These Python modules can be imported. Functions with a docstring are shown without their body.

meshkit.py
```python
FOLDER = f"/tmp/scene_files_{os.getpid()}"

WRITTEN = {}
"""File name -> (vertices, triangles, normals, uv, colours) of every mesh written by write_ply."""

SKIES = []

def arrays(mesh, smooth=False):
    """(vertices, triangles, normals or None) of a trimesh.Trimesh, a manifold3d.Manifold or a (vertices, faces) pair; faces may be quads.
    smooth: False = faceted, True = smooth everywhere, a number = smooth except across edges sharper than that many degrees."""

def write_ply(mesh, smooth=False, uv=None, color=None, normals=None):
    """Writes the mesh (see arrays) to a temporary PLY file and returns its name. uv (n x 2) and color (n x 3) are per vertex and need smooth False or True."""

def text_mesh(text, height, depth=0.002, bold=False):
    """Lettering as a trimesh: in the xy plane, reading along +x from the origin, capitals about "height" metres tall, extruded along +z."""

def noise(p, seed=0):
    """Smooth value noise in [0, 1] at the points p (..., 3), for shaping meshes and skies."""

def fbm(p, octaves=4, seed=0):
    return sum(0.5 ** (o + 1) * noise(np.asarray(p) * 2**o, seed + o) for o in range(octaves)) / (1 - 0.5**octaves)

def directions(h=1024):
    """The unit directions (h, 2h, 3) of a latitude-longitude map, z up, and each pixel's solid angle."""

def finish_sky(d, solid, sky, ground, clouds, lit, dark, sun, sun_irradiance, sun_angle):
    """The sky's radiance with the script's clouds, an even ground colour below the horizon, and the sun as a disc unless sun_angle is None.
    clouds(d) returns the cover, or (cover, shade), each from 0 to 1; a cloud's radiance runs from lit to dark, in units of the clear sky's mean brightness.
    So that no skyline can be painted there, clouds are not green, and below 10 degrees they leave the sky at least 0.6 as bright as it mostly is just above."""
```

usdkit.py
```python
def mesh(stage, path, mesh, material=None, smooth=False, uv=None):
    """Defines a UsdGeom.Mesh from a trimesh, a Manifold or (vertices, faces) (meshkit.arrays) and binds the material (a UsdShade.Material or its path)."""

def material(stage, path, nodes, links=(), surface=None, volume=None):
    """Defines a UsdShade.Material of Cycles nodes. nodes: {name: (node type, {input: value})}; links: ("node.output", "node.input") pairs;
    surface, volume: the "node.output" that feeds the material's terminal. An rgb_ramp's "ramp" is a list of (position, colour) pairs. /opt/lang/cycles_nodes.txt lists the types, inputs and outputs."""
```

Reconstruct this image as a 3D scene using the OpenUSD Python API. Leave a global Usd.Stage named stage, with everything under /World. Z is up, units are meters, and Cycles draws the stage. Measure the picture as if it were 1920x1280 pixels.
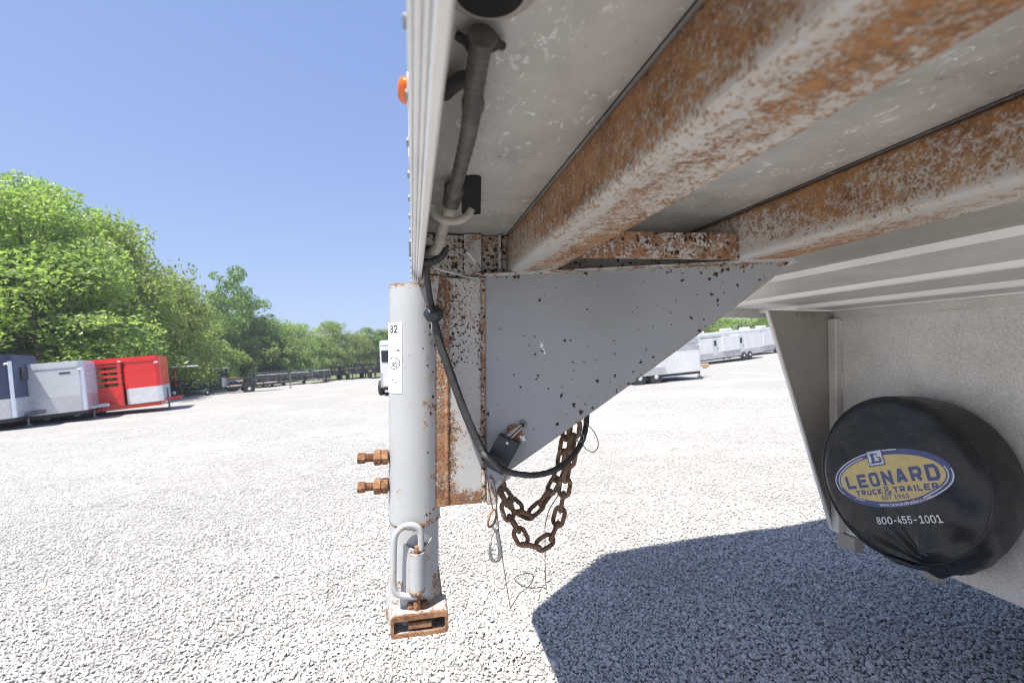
import math, random, re
import numpy as np, trimesh, shapely
import shapely.geometry as sg
import meshkit, usdkit
from pxr import Gf, Sdf, Usd, UsdGeom, UsdLux, UsdShade, Vt

random.seed(7)
RNG = np.random.default_rng(7)
stage = Usd.Stage.CreateInMemory()
UsdGeom.SetStageUpAxis(stage, UsdGeom.Tokens.z)
UsdGeom.SetStageMetersPerUnit(stage, 1.0)
UsdGeom.Xform.Define(stage, '/World')
UsdGeom.Scope.Define(stage, '/World/Looks')

# ------------------------------------------------------------------ camera, sky, sun, exposure
F, CX, CY, VP = 853.0, 960.0, 640.0, (774.0, 657.0)           # lens in photo pixels
EXPOSURE = 1.62
SKY_STRENGTH, SUN_INTENSITY = 0.15, 0.82
TILT_X, TILT_Y, EYE = 0.045, -0.012, 1.65                      # the parked trailer is nose-up on its jack
_d = np.array([VP[0] - CX, -(VP[1] - CY), -F]); _y = _d / np.linalg.norm(_d)
_u = np.array([0, 1.0, 0]); _u -= _y * (_u @ _y); _u /= np.linalg.norm(_u)
M = np.stack([np.cross(_y, _u), _y, _u], 1)                    # trailer frame -> camera frame
_n = np.array([-TILT_X, -TILT_Y, 1.0]); _n /= np.linalg.norm(_n)
_x = np.array([1.0, 0, 0]); _x -= _n * (_x @ _n); _x /= np.linalg.norm(_x)
R = np.stack([_x, np.cross(_n, _x), _n])                       # trailer frame -> world
H = EYE * _n[2]

cam = UsdGeom.Camera.Define(stage, '/World/camera')
B = R @ M.T                                                    # columns: right, up, back in the world
cam.AddTransformOp().Set(Gf.Matrix4d(*[float(v) for v in (*B[:, 0], 0, *B[:, 1], 0, *B[:, 2], 0, 0, 0, H, 1)]))
cam.CreateFocalLengthAttr(36.0 * F / 1920); cam.CreateHorizontalApertureAttr(36.0); cam.CreateVerticalApertureAttr(24.0)
cam.CreateClippingRangeAttr(Gf.Vec2f(0.01, 2000)); cam.CreateFStopAttr(5.0); cam.CreateFocusDistanceAttr(1.25)
cam.CreateExposureAttr(EXPOSURE)

SUN = R @ np.array([-0.385, -0.31, 1.0]); SUN /= np.linalg.norm(SUN)
usdkit.material(stage, '/World/Looks/sky_look', {
    's': ('sky_texture', {'sky_type': 'single_scattering', 'sun_disc': False, 'sun_elevation': math.asin(SUN[2]), 'sun_rotation': math.atan2(SUN[0], SUN[1]),
                          'air_density': 0.85, 'aerosol_density': 0.6, 'ozone_density': 2.0}),
    # a clear spring sky, its bright horizon held back by a curve on each channel
    't': ('vector_math', {'math_type': 'multiply', 'vector2': (1.0, .945, 1.05)}),
    'k': ('vector_math', {'math_type': 'multiply_add', 'vector2': (.21, .21, .21), 'vector3': (1.0, 1.0, 1.0)}),
    'd': ('vector_math', {'math_type': 'divide'}),
    'a': ('vector_math', {'math_type': 'multiply', 'vector2': (1.06, 1.13, 1.60)}), 'e': ('vector_math', {'math_type': 'multiply_add', 'vector2': (.445, .343, .38), 'vector3': (1.0, 1.0, 1.0)}), 'f': ('vector_math', {'math_type': 'divide'}),
    'b': ('background_shader', {'strength': SKY_STRENGTH})},
    [('s.color', 't.vector1'), ('t.vector', 'k.vector1'), ('t.vector', 'd.vector1'), ('k.vector', 'd.vector2'), ('d.vector', 'a.vector1'), ('d.vector', 'e.vector1'), ('a.vector', 'f.vector1'), ('e.vector', 'f.vector2'), ('f.vector', 'b.color')], surface='b.background')
dome = UsdLux.DomeLight.Define(stage, '/World/sky')
UsdShade.MaterialBindingAPI.Apply(dome.GetPrim()).Bind(UsdShade.Material.Get(stage, '/World/Looks/sky_look'))
dome.GetPrim().SetCustomDataByKey('kind', 'structure')
sun = UsdLux.DistantLight.Define(stage, '/World/sun')
sun.CreateNormalizeAttr(True); sun.CreateIntensityAttr(SUN_INTENSITY); sun.CreateAngleAttr(0.53); sun.CreateColorAttr(Gf.Vec3f(1.0, 0.95, 0.87))
_z = SUN; _sx = np.cross([0, 0, 1.0], _z); _sx /= np.linalg.norm(_sx); _sy = np.cross(_z, _sx)
sun.AddTransformOp().Set(Gf.Matrix4d(*[float(v) for v in (*_sx, 0, *_sy, 0, *_z, 0, 0, 0, 30, 1)]))

# ------------------------------------------------------------------ projection helpers (trailer frame: eye at origin, y across the trailer, x to its rear)
def ray(x, y): return M.T @ np.array([x - CX, CY - y, -F])
def on(x, y, **k):
    (a, v), = k.items(); d = ray(x, y); return d * v / d['XYZ'.index(a)]
def smooth01(t): t = np.clip(t, 0, 1); return t * t * (3 - 2 * t)
def ground_z(x, y):
    x = np.asarray(x, float); y = np.asarray(y, float)
    left = -1.1 * smooth01((y - 24) / 34) * (0.65 + 0.35 * smooth01((-x - 2) / 16)) * smooth01((14 - x) / 12)
    right = -0.5 * np.exp(-((x - 25) / 9) ** 2 - ((y - 38) / 12) ** 2)
    return left + right
def place(x, y):
    """The spot on the yard that the photo shows at this pixel."""
    d = R @ ray(x, y); d /= np.linalg.norm(d); t = np.linspace(1, 160, 6000)
    p = t[:, None] * d + [0, 0, H]; below = np.nonzero(p[:, 2] < ground_z(p[:, 0], p[:, 1]))[0]
    q = p[below[0]] if len(below) else p[-1]
    return np.array([q[0], q[1], float(ground_z(q[0], q[1]))])
def to_world(v): return np.asarray(v) @ R.T + [0, 0, H]

# ------------------------------------------------------------------ naming and tagging
USED = {}
def numbered(parent, name):
    k = USED.get((parent, name), 0); USED[(parent, name)] = k + 1
    return f'{parent}/{name}' + (f'_{k:03d}' if k else '')
def tag(prim, label=None, category=None, group=None, kind=None):
    for k, v in (('label', label), ('category', category), ('group', group), ('kind', kind)):
        if v: prim.SetCustomDataByKey(k, v)
    return prim
def pth(parent): return '/World' if parent is None else str(parent.GetPath())
def thing(name, label, category, loc=(0, 0, 0), rotz=0, pitch=0, group=None, scale=None):
    x = UsdGeom.Xform.Define(stage, numbered('/World', name))
    x.AddTranslateOp().Set(Gf.Vec3d(*map(float, loc))); x.AddRotateZOp().Set(float(rotz))
    if pitch: x.AddRotateYOp().Set(float(-pitch))
    if scale is not None: x.AddScaleOp().Set(Gf.Vec3f(*map(float, scale)))
    return tag(x.GetPrim(), label, category, group)
def copy_of(root, label, loc, rotz=0, pitch=0, group=None, scale=None):
    was = root.GetCustomData()
    r = thing(re.sub(r'_\d{3}$', '', root.GetName()), label, was['category'], loc, rotz, pitch, group or was.get('group'), scale)
    r.GetReferences().AddInternalReference(root.GetPath()); r.SetInstanceable(True)
    return r
def obj(name, mesh, mat, parent=None, smooth=False, near=False, masks=None, origin=None, label=None):
    """One Mesh prim. near: the mesh is in the trailer frame. masks: {primvar: f(points)}. origin: subtract (the parent's place)."""
    v, f, n = meshkit.arrays(mesh, smooth)
    pv = {k: np.asarray(g(v), np.float32) for k, g in (masks or {}).items()}
    if near:
        v = to_world(v); n = None if n is None else n @ R.T
    if origin is not None: v = v - np.asarray(origin)
    m = UsdGeom.Mesh.Define(stage, numbered(pth(parent), name))
    m.CreatePointsAttr(Vt.Vec3fArray.FromNumpy(v.astype(np.float32)))
    m.CreateFaceVertexCountsAttr(Vt.IntArray.FromNumpy(np.full(len(f), 3, np.int32)))
    m.CreateFaceVertexIndicesAttr(Vt.IntArray.FromNumpy(f.astype(np.int32).ravel()))
    m.CreateSubdivisionSchemeAttr('none')
    if n is not None:
        m.CreateNormalsAttr(Vt.Vec3fArray.FromNumpy(n.astype(np.float32))); m.SetNormalsInterpolation('vertex')
    for k, a in pv.items():
        UsdGeom.PrimvarsAPI(m).CreatePrimvar(k, Sdf.ValueTypeNames.FloatArray, 'vertex').Set(Vt.FloatArray.FromNumpy(a))
    UsdShade.MaterialBindingAPI.Apply(m.GetPrim()).Bind(mat)
    if label: m.GetPrim().SetCustomDataByKey('label', label)
    return m.GetPrim()

# ------------------------------------------------------------------ mesh helpers
def cat(*ms):
    out = []
    for m in ms: out += list(m) if isinstance(m, (list, tuple)) else [m]
    return trimesh.util.concatenate(out)
def box(x0, x1, y0, y1, z0, z1, r=0.0):
    c = np.array([[x, y, z] for x in (x0, x1) for y in (y0, y1) for z in (z0, z1)], float)
    if r <= 0: return trimesh.convex.convex_hull(c)
    mid = c.mean(0); pts = []
    for p in c:
        for k in range(3):
            q = p + np.sign(mid - p) * r; q[k] = p[k]; pts.append(q)
    return trimesh.convex.convex_hull(np.array(pts))
def hull(pts): return trimesh.convex.convex_hull(np.asarray(pts, float))
def spline(pts, n=8, closed=False):
    p = np.asarray(pts, float)
    if len(p) < 3: return p
    q = np.vstack([p[-1], p, p[0], p[1]]) if closed else np.vstack([2 * p[0] - p[1], p, 2 * p[-1] - p[-2]])
    out, t = [], np.linspace(0, 1, n, endpoint=False)[:, None]
    for i in range(1, len(q) - 2):
        a, b, c, d = q[i - 1:i + 3]
        out.append(.5 * (2 * b + (c - a) * t + (2 * a - 5 * b + 4 * c - d) * t ** 2 + (3 * b - a - 3 * c + d) * t ** 3))
    if not closed: out.append(p[-1:])
    return np.vstack(out)
def tube(path, r, n=10, closed=False):
    p = np.asarray(path, float); k = len(p); r = np.broadcast_to(np.asarray(r, float), (k,))
    tan = (np.roll(p, -1, 0) - np.roll(p, 1, 0)) if closed else np.gradient(p, axis=0)
    tan /= np.maximum(np.linalg.norm(tan, axis=1, keepdims=True), 1e-9)
    up = np.array([0, 0, 1.0]) if abs(tan[0][2]) < .8 else np.array([1.0, 0, 0])
    nrm = np.cross(tan[0], up); nrm /= np.linalg.norm(nrm); N = [nrm]
    for i in range(1, k):
        q = N[-1] - tan[i] * (N[-1] @ tan[i]); N.append(q / np.linalg.norm(q))
    N = np.array(N); Bn = np.cross(tan, N); a = np.arange(n) * 2 * np.pi / n
    v = p[:, None] + r[:, None, None] * (np.cos(a)[None, :, None] * N[:, None] + np.sin(a)[None, :, None] * Bn[:, None])
    if closed:   # undo the twist gathered on the way round
        q = N[-1] - tan[0] * (N[-1] @ tan[0]); ang = math.atan2(q @ Bn[0], q @ N[0]); tw = -ang * np.arange(k) / k
        ca, sa = np.cos(a[None] + tw[:, None]), np.sin(a[None] + tw[:, None])
        v = p[:, None] + r[:, None, None] * (ca[..., None] * N[:, None] + sa[..., None] * Bn[:, None])
    v = v.reshape(-1, 3); f = []
    for i in range(k if closed else k - 1):
        j = (i + 1) % k
        for s in range(n):
            t = (s + 1) % n; f += [[i * n + s, i * n + t, j * n + t], [i * n + s, j * n + t, j * n + s]]
    if not closed:
        c0, c1 = len(v), len(v) + 1; v = np.vstack([v, p[0], p[-1]])
        for s in range(n):
            t = (s + 1) % n; f += [[c0, t, s], [c1, (k - 1) * n + s, (k - 1) * n + t]]
    m = trimesh.Trimesh(v, f, process=False)
    if m.volume < 0: m.invert()
    return m
def cyl(a, b, r, n=16): return tube([a, b], r, n)
def prism(poly, axis, lo, hi):
    """Extrude a 2D polygon along an axis: x: (y, z); y: (x, z); z: (x, y)."""
    m = trimesh.creation.extrude_polygon(poly if isinstance(poly, sg.base.BaseGeometry) else sg.Polygon(poly), hi - lo, engine='earcut')
    v = m.vertices.copy(); v[:, 2] += lo
    v = v[:, {'x': [2, 0, 1], 'y': [0, 2, 1], 'z': [0, 1, 2]}[axis]]
    m = trimesh.Trimesh(v, m.faces, process=False)
    if m.volume < 0: m.invert()
    return m
def rrect(x0, x1, y0, y1, r, q=5): return sg.box(x0 + r, y0 + r, x1 - r, y1 - r).buffer(r, quad_segs=q)
def fine(m, edge):
    v, f = trimesh.remesh.subdivide_to_size(m.vertices, m.faces, edge, max_iter=12)
    return trimesh.Trimesh(v, f, process=False)
def lathe(profile, axis0, axis1, n=32):
    """profile: (distance along axis in m, radius)."""
    a0 = np.asarray(axis0, float); d = np.asarray(axis1, float) - a0; d /= np.linalg.norm(d)
    pts = [a0 + d * s for s, _ in profile]; u = np.cross(d, [0, 0, 1.0] if abs(d[2]) < .9 else [1.0, 0, 0]); u /= np.linalg.norm(u); w = np.cross(d, u)
    a = np.arange(n) * 2 * np.pi / n; v = np.vstack([p + r * (np.cos(a)[:, None] * u + np.sin(a)[:, None] * w) for p, (_, r) in zip(pts, profile)])
    f = [[i * n + s, i * n + (s + 1) % n, (i + 1) * n + (s + 1) % n] for i in range(len(pts) - 1) for s in range(n)] + \
        [[i * n + s, (i + 1) * n + (s + 1) % n, (i + 1) * n + s] for i in range(len(pts) - 1) for s in range(n)]
    c = len(v); v = np.vstack([v, pts[0], pts[-1]]); l = (len(pts) - 1) * n
    f += [[c, (s + 1) % n, s] for s in range(n)] + [[c + 1, l + s, l + (s + 1) % n] for s in range(n)]
    m = trimesh.Trimesh(v, f, process=False)
    if m.volume < 0: m.invert()
    return m
def hexnut(a, b, r, rot=0.0):
    m = lathe([(0, r * .86), (r * .12, r), (np.linalg.norm(np.subtract(b, a)) - r * .12, r), (np.linalg.norm(np.subtract(b, a)), r * .86)], a, b, 6)
    return m

# ------------------------------------------------------------------ materials
class G:
    """A small graph builder over usdkit.material."""
    def __init__(s): s.nodes, s.links = {}, []
    def __call__(s, kind, out, **inp):
        name = f'n{len(s.nodes)}'; plain = {}
        for k, v in inp.items():
            if isinstance(v, tuple) and len(v) == 2 and v[0] == 'ref': s.links.append((v[1], f'{name}.{k}'))
            else: plain[k] = v
        s.nodes[name] = (kind, plain); return ('ref', f'{name}.{out}')
    def m(s, op, a, b=0.0, clamp=False): return s('math', 'value', math_type=op, value1=a, value2=b, use_clamp=clamp)
    def ss(s, v, lo, hi): return s('map_range', 'result', range_type='smoothstep', value=v, from_min=lo, from_max=hi, to_min=0.0, to_max=1.0, clamp=True)
    def mix(s, fac, a, b, t='mix'): return s('mix_color', 'result', blend_type=t, fac=fac, a=a, b=b)
    def noise(s, scale, detail=4.0, rough=.55, vec=None, out='fac', dist=0.0):
        return s('noise_texture', out, scale=scale, detail=detail, roughness=rough, distortion=dist, vector=vec or s.pos())
    def pos(s):
        if not hasattr(s, '_p'): s._p = s('geometry', 'position')
        return s._p
    def objco(s):
        if not hasattr(s, '_o'): s._o = s('texture_coordinate', 'object')
        return s._o
    def ramp(s, fac, stops, interp=True): return s('rgb_ramp', 'color', fac=fac, ramp=stops, interpolate=interp)
    def bump(s, h, strength=1.0, distance=.002): return s('bump', 'normal', height=h, strength=strength, distance=distance)
    def attr(s, name): return s('attribute', 'fac', attribute=name)
    def done(s, name, surf): return usdkit.material(stage, '/World/Looks/' + name, s.nodes, s.links, surface=surf[1])

def plain(name, color, rough=.5, metal=0.0, var=.12, vscale=6.0, bump=0.0, bscale=200.0, coat=0.0, local=True):
    g = G(); vec = g.objco() if local else g.pos()
    n = g.noise(vscale, 5.0, .6, vec)
    c = g.mix(g.ss(n, .3, .7), tuple(x * (1 - var) for x in color), tuple(min(1, x * (1 + var)) for x in color))
    kw = dict(base_color=c, roughness=g.m('add', rough - .08, g.m('multiply', n, .16)), metallic=metal)
    if coat: kw['coat_weight'] = coat
    if bump: kw['normal'] = g.bump(g.noise(bscale, 3.0, .6, vec), 1.0, bump)
    return g.done(name, g('principled_bsdf', 'BSDF', **kw))

def rusty(name, paint, rough=.42, s1=38.0, s2=190.0, pit_scale=105.0, metal=0.0, stretch=None, rcol=None, relief=.0016, soft=1.0):
    g = G(); vec = g.pos()
    if stretch: vec = g('mapping', 'vector', vector=vec, scale=stretch)
    r, p = g.attr('rust'), g.attr('pits')
    n1, n2 = g.noise(s1, 6.0, .68, vec), g.noise(s2, 4.0, .65, vec)
    val = g.m('add', g.m('multiply', n1, .48), g.m('multiply', n2, .52))
    d = g.m('add', val, g.m('subtract', g.m('multiply', r, .34), .665))          # > 0 where rusty
    fac = g.ss(d, -.022 * soft, .055 * soft); halo = g.ss(d, -.10 * soft, .03 * soft)
    vor = g('voronoi_texture', 'distance', scale=pit_scale, vector=g.mix(.012, g.pos(), g.noise(150.0, 2.0, .5, None, 'color')), randomness=1.0)
    cellc = g('separate_color', 'r', color=g('voronoi_texture', 'color', scale=pit_scale, vector=g.mix(.012, g.pos(), g.noise(150.0, 2.0, .5, None, 'color')), randomness=1.0))
    rad = g.m('multiply', g.ss(g.m('add', cellc, g.m('subtract', p, 1.0)), -.02, .75), .52)
    pit = g.ss(g.m('subtract', rad, vor), -.02, .10)
    cloud = g.noise(2.6, 3.0, .5)
    base = g.mix(g.ss(cloud, .3, .7), tuple(c * .9 for c in paint), tuple(min(1, c * 1.07) for c in paint))
    base = g.mix(g.m('multiply', g.ss(g.noise(55.0, 6.0, .7), .52, .72), .3), base, tuple(c * .72 for c in paint))
    rc = g.ramp(g.m('add', g.m('multiply', g.noise(24.0, 4.0, .6, vec), .5), g.m('multiply', g.noise(170.0, 4.0, .7, vec), .5)), rcol or [(.30, (.055, .026, .016)), (.42, (.155, .073, .038)), (.52, (.27, .135, .068)), (.64, (.37, .215, .125)), (.75, (.43, .31, .215))])
    c = g.mix(g.m('multiply', halo, .55), base, (.47, .33, .2))
    c = g.mix(fac, c, rc)
    c = g.mix(pit, c, (.045, .021, .013))
    hgt = g.m('subtract', g.m('multiply', fac, g.m('add', .35, g.noise(300.0, 4.0, .65, vec))), g.m('multiply', pit, .8))
    hgt = g.m('add', hgt, g.m('multiply', g.noise(26.0, 3.0, .5), .25))
    rg = g.m('add', rough, g.m('multiply', g.m('maximum', fac, pit), .4))
    return g.done(name, g('principled_bsdf', 'BSDF', base_color=c, roughness=rg, metallic=metal, normal=g.bump(hgt, .9, relief)))

GREY = (.40, .415, .43)
RUSTY = rusty('weathered_grey_paint', GREY)
BOXP = rusty('scaling_box_paint', (.37, .375, .38), s1=100.0, s2=330.0, pit_scale=175.0, relief=.0034)
BEAMP = rusty('rusting_beam_paint', (.42, .43, .435), s1=70.0, s2=250.0, pit_scale=120.0, soft=2.0, rcol=[(.30, (.065, .03, .016)), (.42, (.17, .08, .034)), (.53, (.30, .14, .05)), (.66, (.40, .22, .10)), (.76, (.44, .31, .21))])
HEAVY = rusty('scaled_rust', (.34, .30, .26), s1=60.0, s2=240.0, pit_scale=150.0, rough=.6)

def alu_scuffed():
    g = G(); n = g.noise(5.0, 6.0, .65)
    c = g.ramp(n, [(.3, (.26, .24, .22)), (.5, (.42, .40, .38)), (.7, (.53, .51, .485))])
    speck = g.ss(g.noise(160.0, 3.0, .6), .56, .72)
    c = g.mix(g.m('multiply', speck, .25), c, (.26, .24, .225))
    sv = g('mapping', 'vector', vector=g.pos(), scale=(1.0, .55, 1.0), rotation=(0, 0, .35))
    scr = g.m('multiply', g.ss(g.noise(95.0, 5.0, .66, sv, dist=1.2), .585, .635), g.ss(g.noise(13.0, 4.0, .65), .42, .56))
    c = g.mix(g.m('multiply', scr, .85), c, (.78, .77, .75))
    dark = g.ss(g.noise(75.0, 5.0, .72, sv), .64, .69)
    c = g.mix(g.m('multiply', dark, .6), c, (.14, .12, .105))
    return g.done('scuffed_aluminium', g('principled_bsdf', 'BSDF', base_color=c, roughness=.55, metallic=.25, normal=g.bump(g.noise(45.0, 5.0, .6), .35, .002)))
ALU = alu_scuffed()
def alu_grain(name, a, b, grain=420.0, metal=.25, speck=.35):
    g = G(); n = g.noise(4.0, 4.0, .6)
    c = g.mix(g.ss(n, .3, .7), a, b)
    gr = g.noise(grain, 4.0, .72)
    c = g.mix(g.m('multiply', g.ss(gr, .47, .68), speck), c, tuple(x * .45 for x in a))
    c = g.mix(g.m('multiply', g.ss(g.noise(grain * .8, 2.0, .7, g('mapping', 'vector', vector=g.pos(), location=(3.1, 1.7, 5.2))), .5, .7), speck * .8), c, tuple(min(.85, x * 1.5) for x in b))
    return g.done(name, g('principled_bsdf', 'BSDF', base_color=c, roughness=g.m('add', .42, g.m('multiply', gr, .2)), metallic=metal, normal=g.bump(gr, .35, .001)))
WALL = alu_grain('grained_aluminium_wall', (.55, .53, .495), (.66, .635, .595), 130.0, speck=.5)
WINGM = alu_grain('dark_aluminium_plate', (.30, .28, .25), (.36, .335, .30), 260.0, speck=.45)  # darker variant of the wall aluminium
STEP = alu_grain('grained_aluminium_sill', (.52, .495, .455), (.63, .605, .56), 190.0, speck=.4)
RAIL = alu_grain('mill_aluminium_rail', (.66, .655, .64), (.76, .755, .74), 260.0, .35, .1)
LIP = alu_grain('bounce_lit_aluminium', (.76, .75, .73), (.84, .83, .81), 300.0, .1, .06)  # pale colour stands in for ground bounce on the sill lips
BLACKRUB = plain('dull_black_rubber', (.03, .03, .032), .6, 0, .25, 30.0, .0012, 160.0, local=False)
CONDUIT = plain('dusty_black_conduit', (.085, .08, .078), .55, 0, .35, 40.0, .001, 120.0, local=False)
TAPE = plain('black_vinyl_tape', (.02, .022, .028), .25, 0, .2, 60.0, .002, 70.0, local=False)
PLASTICBOX = plain('black_plastic', (.018, .021, .027), .42, 0, .2, 40.0, .0006, 250.0, local=False)
GROM = plain('dusty_grey_plastic', (.30, .275, .25), .6, 0, .2, 30.0, .0008, 140.0, local=False)
HOLE = plain('dark_void', (.006, .006, .006), .9, 0, .1, 5.0, local=False)
ZINC = plain('dull_zinc', (.23, .235, .24), .38, .7, .15, 80.0, .0006, 160.0, local=False)
CABLE = plain('thin_steel_cable', (.10, .075, .055), .5, .4, .4, 60.0, local=False)
WIREW = plain('grey_wire_sheath', (.45, .46, .48), .45, 0, .1, 30.0, local=False)
CHAINR = rusty('chain_rust', (.24, .185, .145), s1=70.0, s2=260.0, pit_scale=170.0, rough=.62, metal=.15, rcol=[(.30, (.045, .027, .02)), (.42, (.10, .06, .04)), (.52, (.21, .125, .078)), (.64, (.30, .195, .125)), (.75, (.33, .25, .19))])
ORANGE_RUST = rusty('bright_orange_rust', (.50, .33, .22), s1=70.0, s2=240.0, pit_scale=150.0, rough=.6)
WHITE = plain('white_enamel', (.64, .64, .63), .3, 0, .04, 3.0, coat=.3)
PAPER = plain('white_sticker_paper', (.82, .82, .81), .5, 0, .02, 8.0, local=False)
INK = plain('black_ink', (.02, .02, .03), .5, 0, .1, 30.0, local=False)
SPATTER = plain('white_spatter', (.75, .75, .74), .7, 0, .05, 60.0, local=False)
def amber():
    g = G()
    return g.done('amber_lens', g('principled_bsdf', 'BSDF', base_color=(.85, .16, .01), roughness=.18, transmission_weight=.25, ior=1.5, normal=g.bump(g.noise(300.0, 1.0, .5), .3, .001)))
AMBER = amber()
def vinyl():
    g = G(); n = g.noise(7.0, 5.0, .6)
    c = g.mix(g.ss(n, .35, .7), (.008, .0085, .010), (.016, .0165, .019))
    dust = g.m('multiply', g.ss(g.noise(14.0, 6.0, .7), .52, .75), .25)
    c = g.mix(dust, c, (.05, .047, .043))
    h = g.m('add', g.m('multiply', g.noise(14.0, 3.0, .5), 1.0), g.m('multiply', g.noise(900.0, 1.0, .5), .03))
    return g.done('black_vinyl_cover', g('principled_bsdf', 'BSDF', base_color=c, roughness=g.m('add', .27, g.m('multiply', n, .16)), normal=g.bump(h, .55, .012)))
VINYL = vinyl()
NAVYINK = plain('faded_blue_print', (.075, .10, .235), .5, 0, .12, 40.0, local=False)
YELLINK = plain('faded_yellow_print', (.60, .47, .20), .5, 0, .07, 30.0, local=False)
WHITEINK = plain('white_print', (.66, .66, .67), .5, 0, .06, 60.0, local=False)

# ------------------------------------------------------------------ ground
def gravel_look(name, pebble):
    g = G()
    if pebble:
        rnd = g('object_info', 'random')
        c = g.ramp(rnd, [(0, (.37, .36, .345)), (.2, (.46, .448, .43)), (.6, (.525, .512, .49)), (.9, (.58, .567, .545)), (.985, (.65, .64, .615)), (1.0, (.46, .33, .23))])
        c = g.mix(g.m('multiply', g.ss(g.noise(.8, 5.0, .65), .42, .68), .35), c, (.34, .325, .30))
        c = g.mix(g.m('multiply', g.ss(g.noise(90.0, 4.0, .6), .4, .7), .35), c, (.40, .385, .37))
        return g.done(name, g('principled_bsdf', 'BSDF', base_color=c, roughness=.85, normal=g.bump(g.noise(220.0, 3.0, .6), .4, .002)))
    v1 = g('voronoi_texture', 'distance', scale=55.0, vector=g.pos(), randomness=1.0)
    cc = g('separate_color', 'r', color=g('voronoi_texture', 'color', scale=55.0, vector=g.pos(), randomness=1.0))
    c = g.ramp(cc, [(0, (.22, .215, .21)), (.35, (.35, .34, .325)), (.8, (.43, .42, .40)), (1, (.52, .505, .485))])
    c = g.mix(g.ss(v1, .42, .75), c, (.20, .195, .185))
    sp = g.noise(7.0, 8.0, .8); c = g.mix(g.m('multiply', g.ss(sp, .50, .66), .55), c, (.20, .19, .18))
    big = g.noise(.35, 5.0, .6); c = g.mix(g.m('multiply', g.ss(big, .45, .7), .30), c, (.50, .475, .44))
    c = g.mix(g.m('multiply', g.ss(g.noise(1.6, 6.0, .7), .5, .72), .25), c, (.40, .385, .365))
    h = g.m('add', g.m('multiply', v1, -1.0), g.m('multiply', g.noise(9.0, 4.0, .6), .6))
    return g.done(name, g('principled_bsdf', 'BSDF', base_color=c, roughness=.9, normal=g.bump(h, .8, .012)))
GRAVEL, PEBBLE = gravel_look('gravel_bed', False), gravel_look('gravel_stone', True)
def grass_look():
    g = G(); n = g.noise(1.2, 6.0, .7)
    c = g.ramp(n, [(.3, (.07, .10, .03)), (.55, (.13, .16, .05)), (.75, (.24, .23, .10))])
    return g.done('meadow_grass', g('principled_bsdf', 'BSDF', base_color=c, roughness=.9, normal=g.bump(g.noise(30.0, 4.0, .6), .8, .03)))
GRASS = grass_look()

def axis_grid(lo, hi, fine_lo, fine_hi, fine_step, coarse):
    a = [*np.arange(fine_lo, fine_hi, fine_step)]; s = fine_step; x = fine_hi
    while x < hi: a.append(x); s = min(s * 1.25, coarse); x += s
    a.append(hi); s = fine_step; x = fine_lo - s
    while x > lo: a.append(x); s = min(s * 1.25, coarse); x -= s
    a.append(lo); return np.array(sorted(set(a)))
def bumps(x, y):
    near = np.exp(-(np.hypot(x - 1, y - 3) / 14) ** 2)
    p = np.stack([x, y, 0 * x], -1)
    return near * (.05 * (meshkit.fbm(p * .9, 3, 4) - .5) + .03 * (meshkit.fbm(p * 3.1, 2, 9) - .5))
gx, gy = axis_grid(-600, 600, -6, 8, .25, 60), axis_grid(-300, 900, -3, 9, .25, 60)
X, Y = np.meshgrid(gx, gy, indexing='ij'); Z = ground_z(X, Y) + bumps(X, Y) - .012 * np.exp(-(np.hypot(X, Y) / 9) ** 4)
idx = np.arange(X.size).reshape(X.shape)
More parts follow.
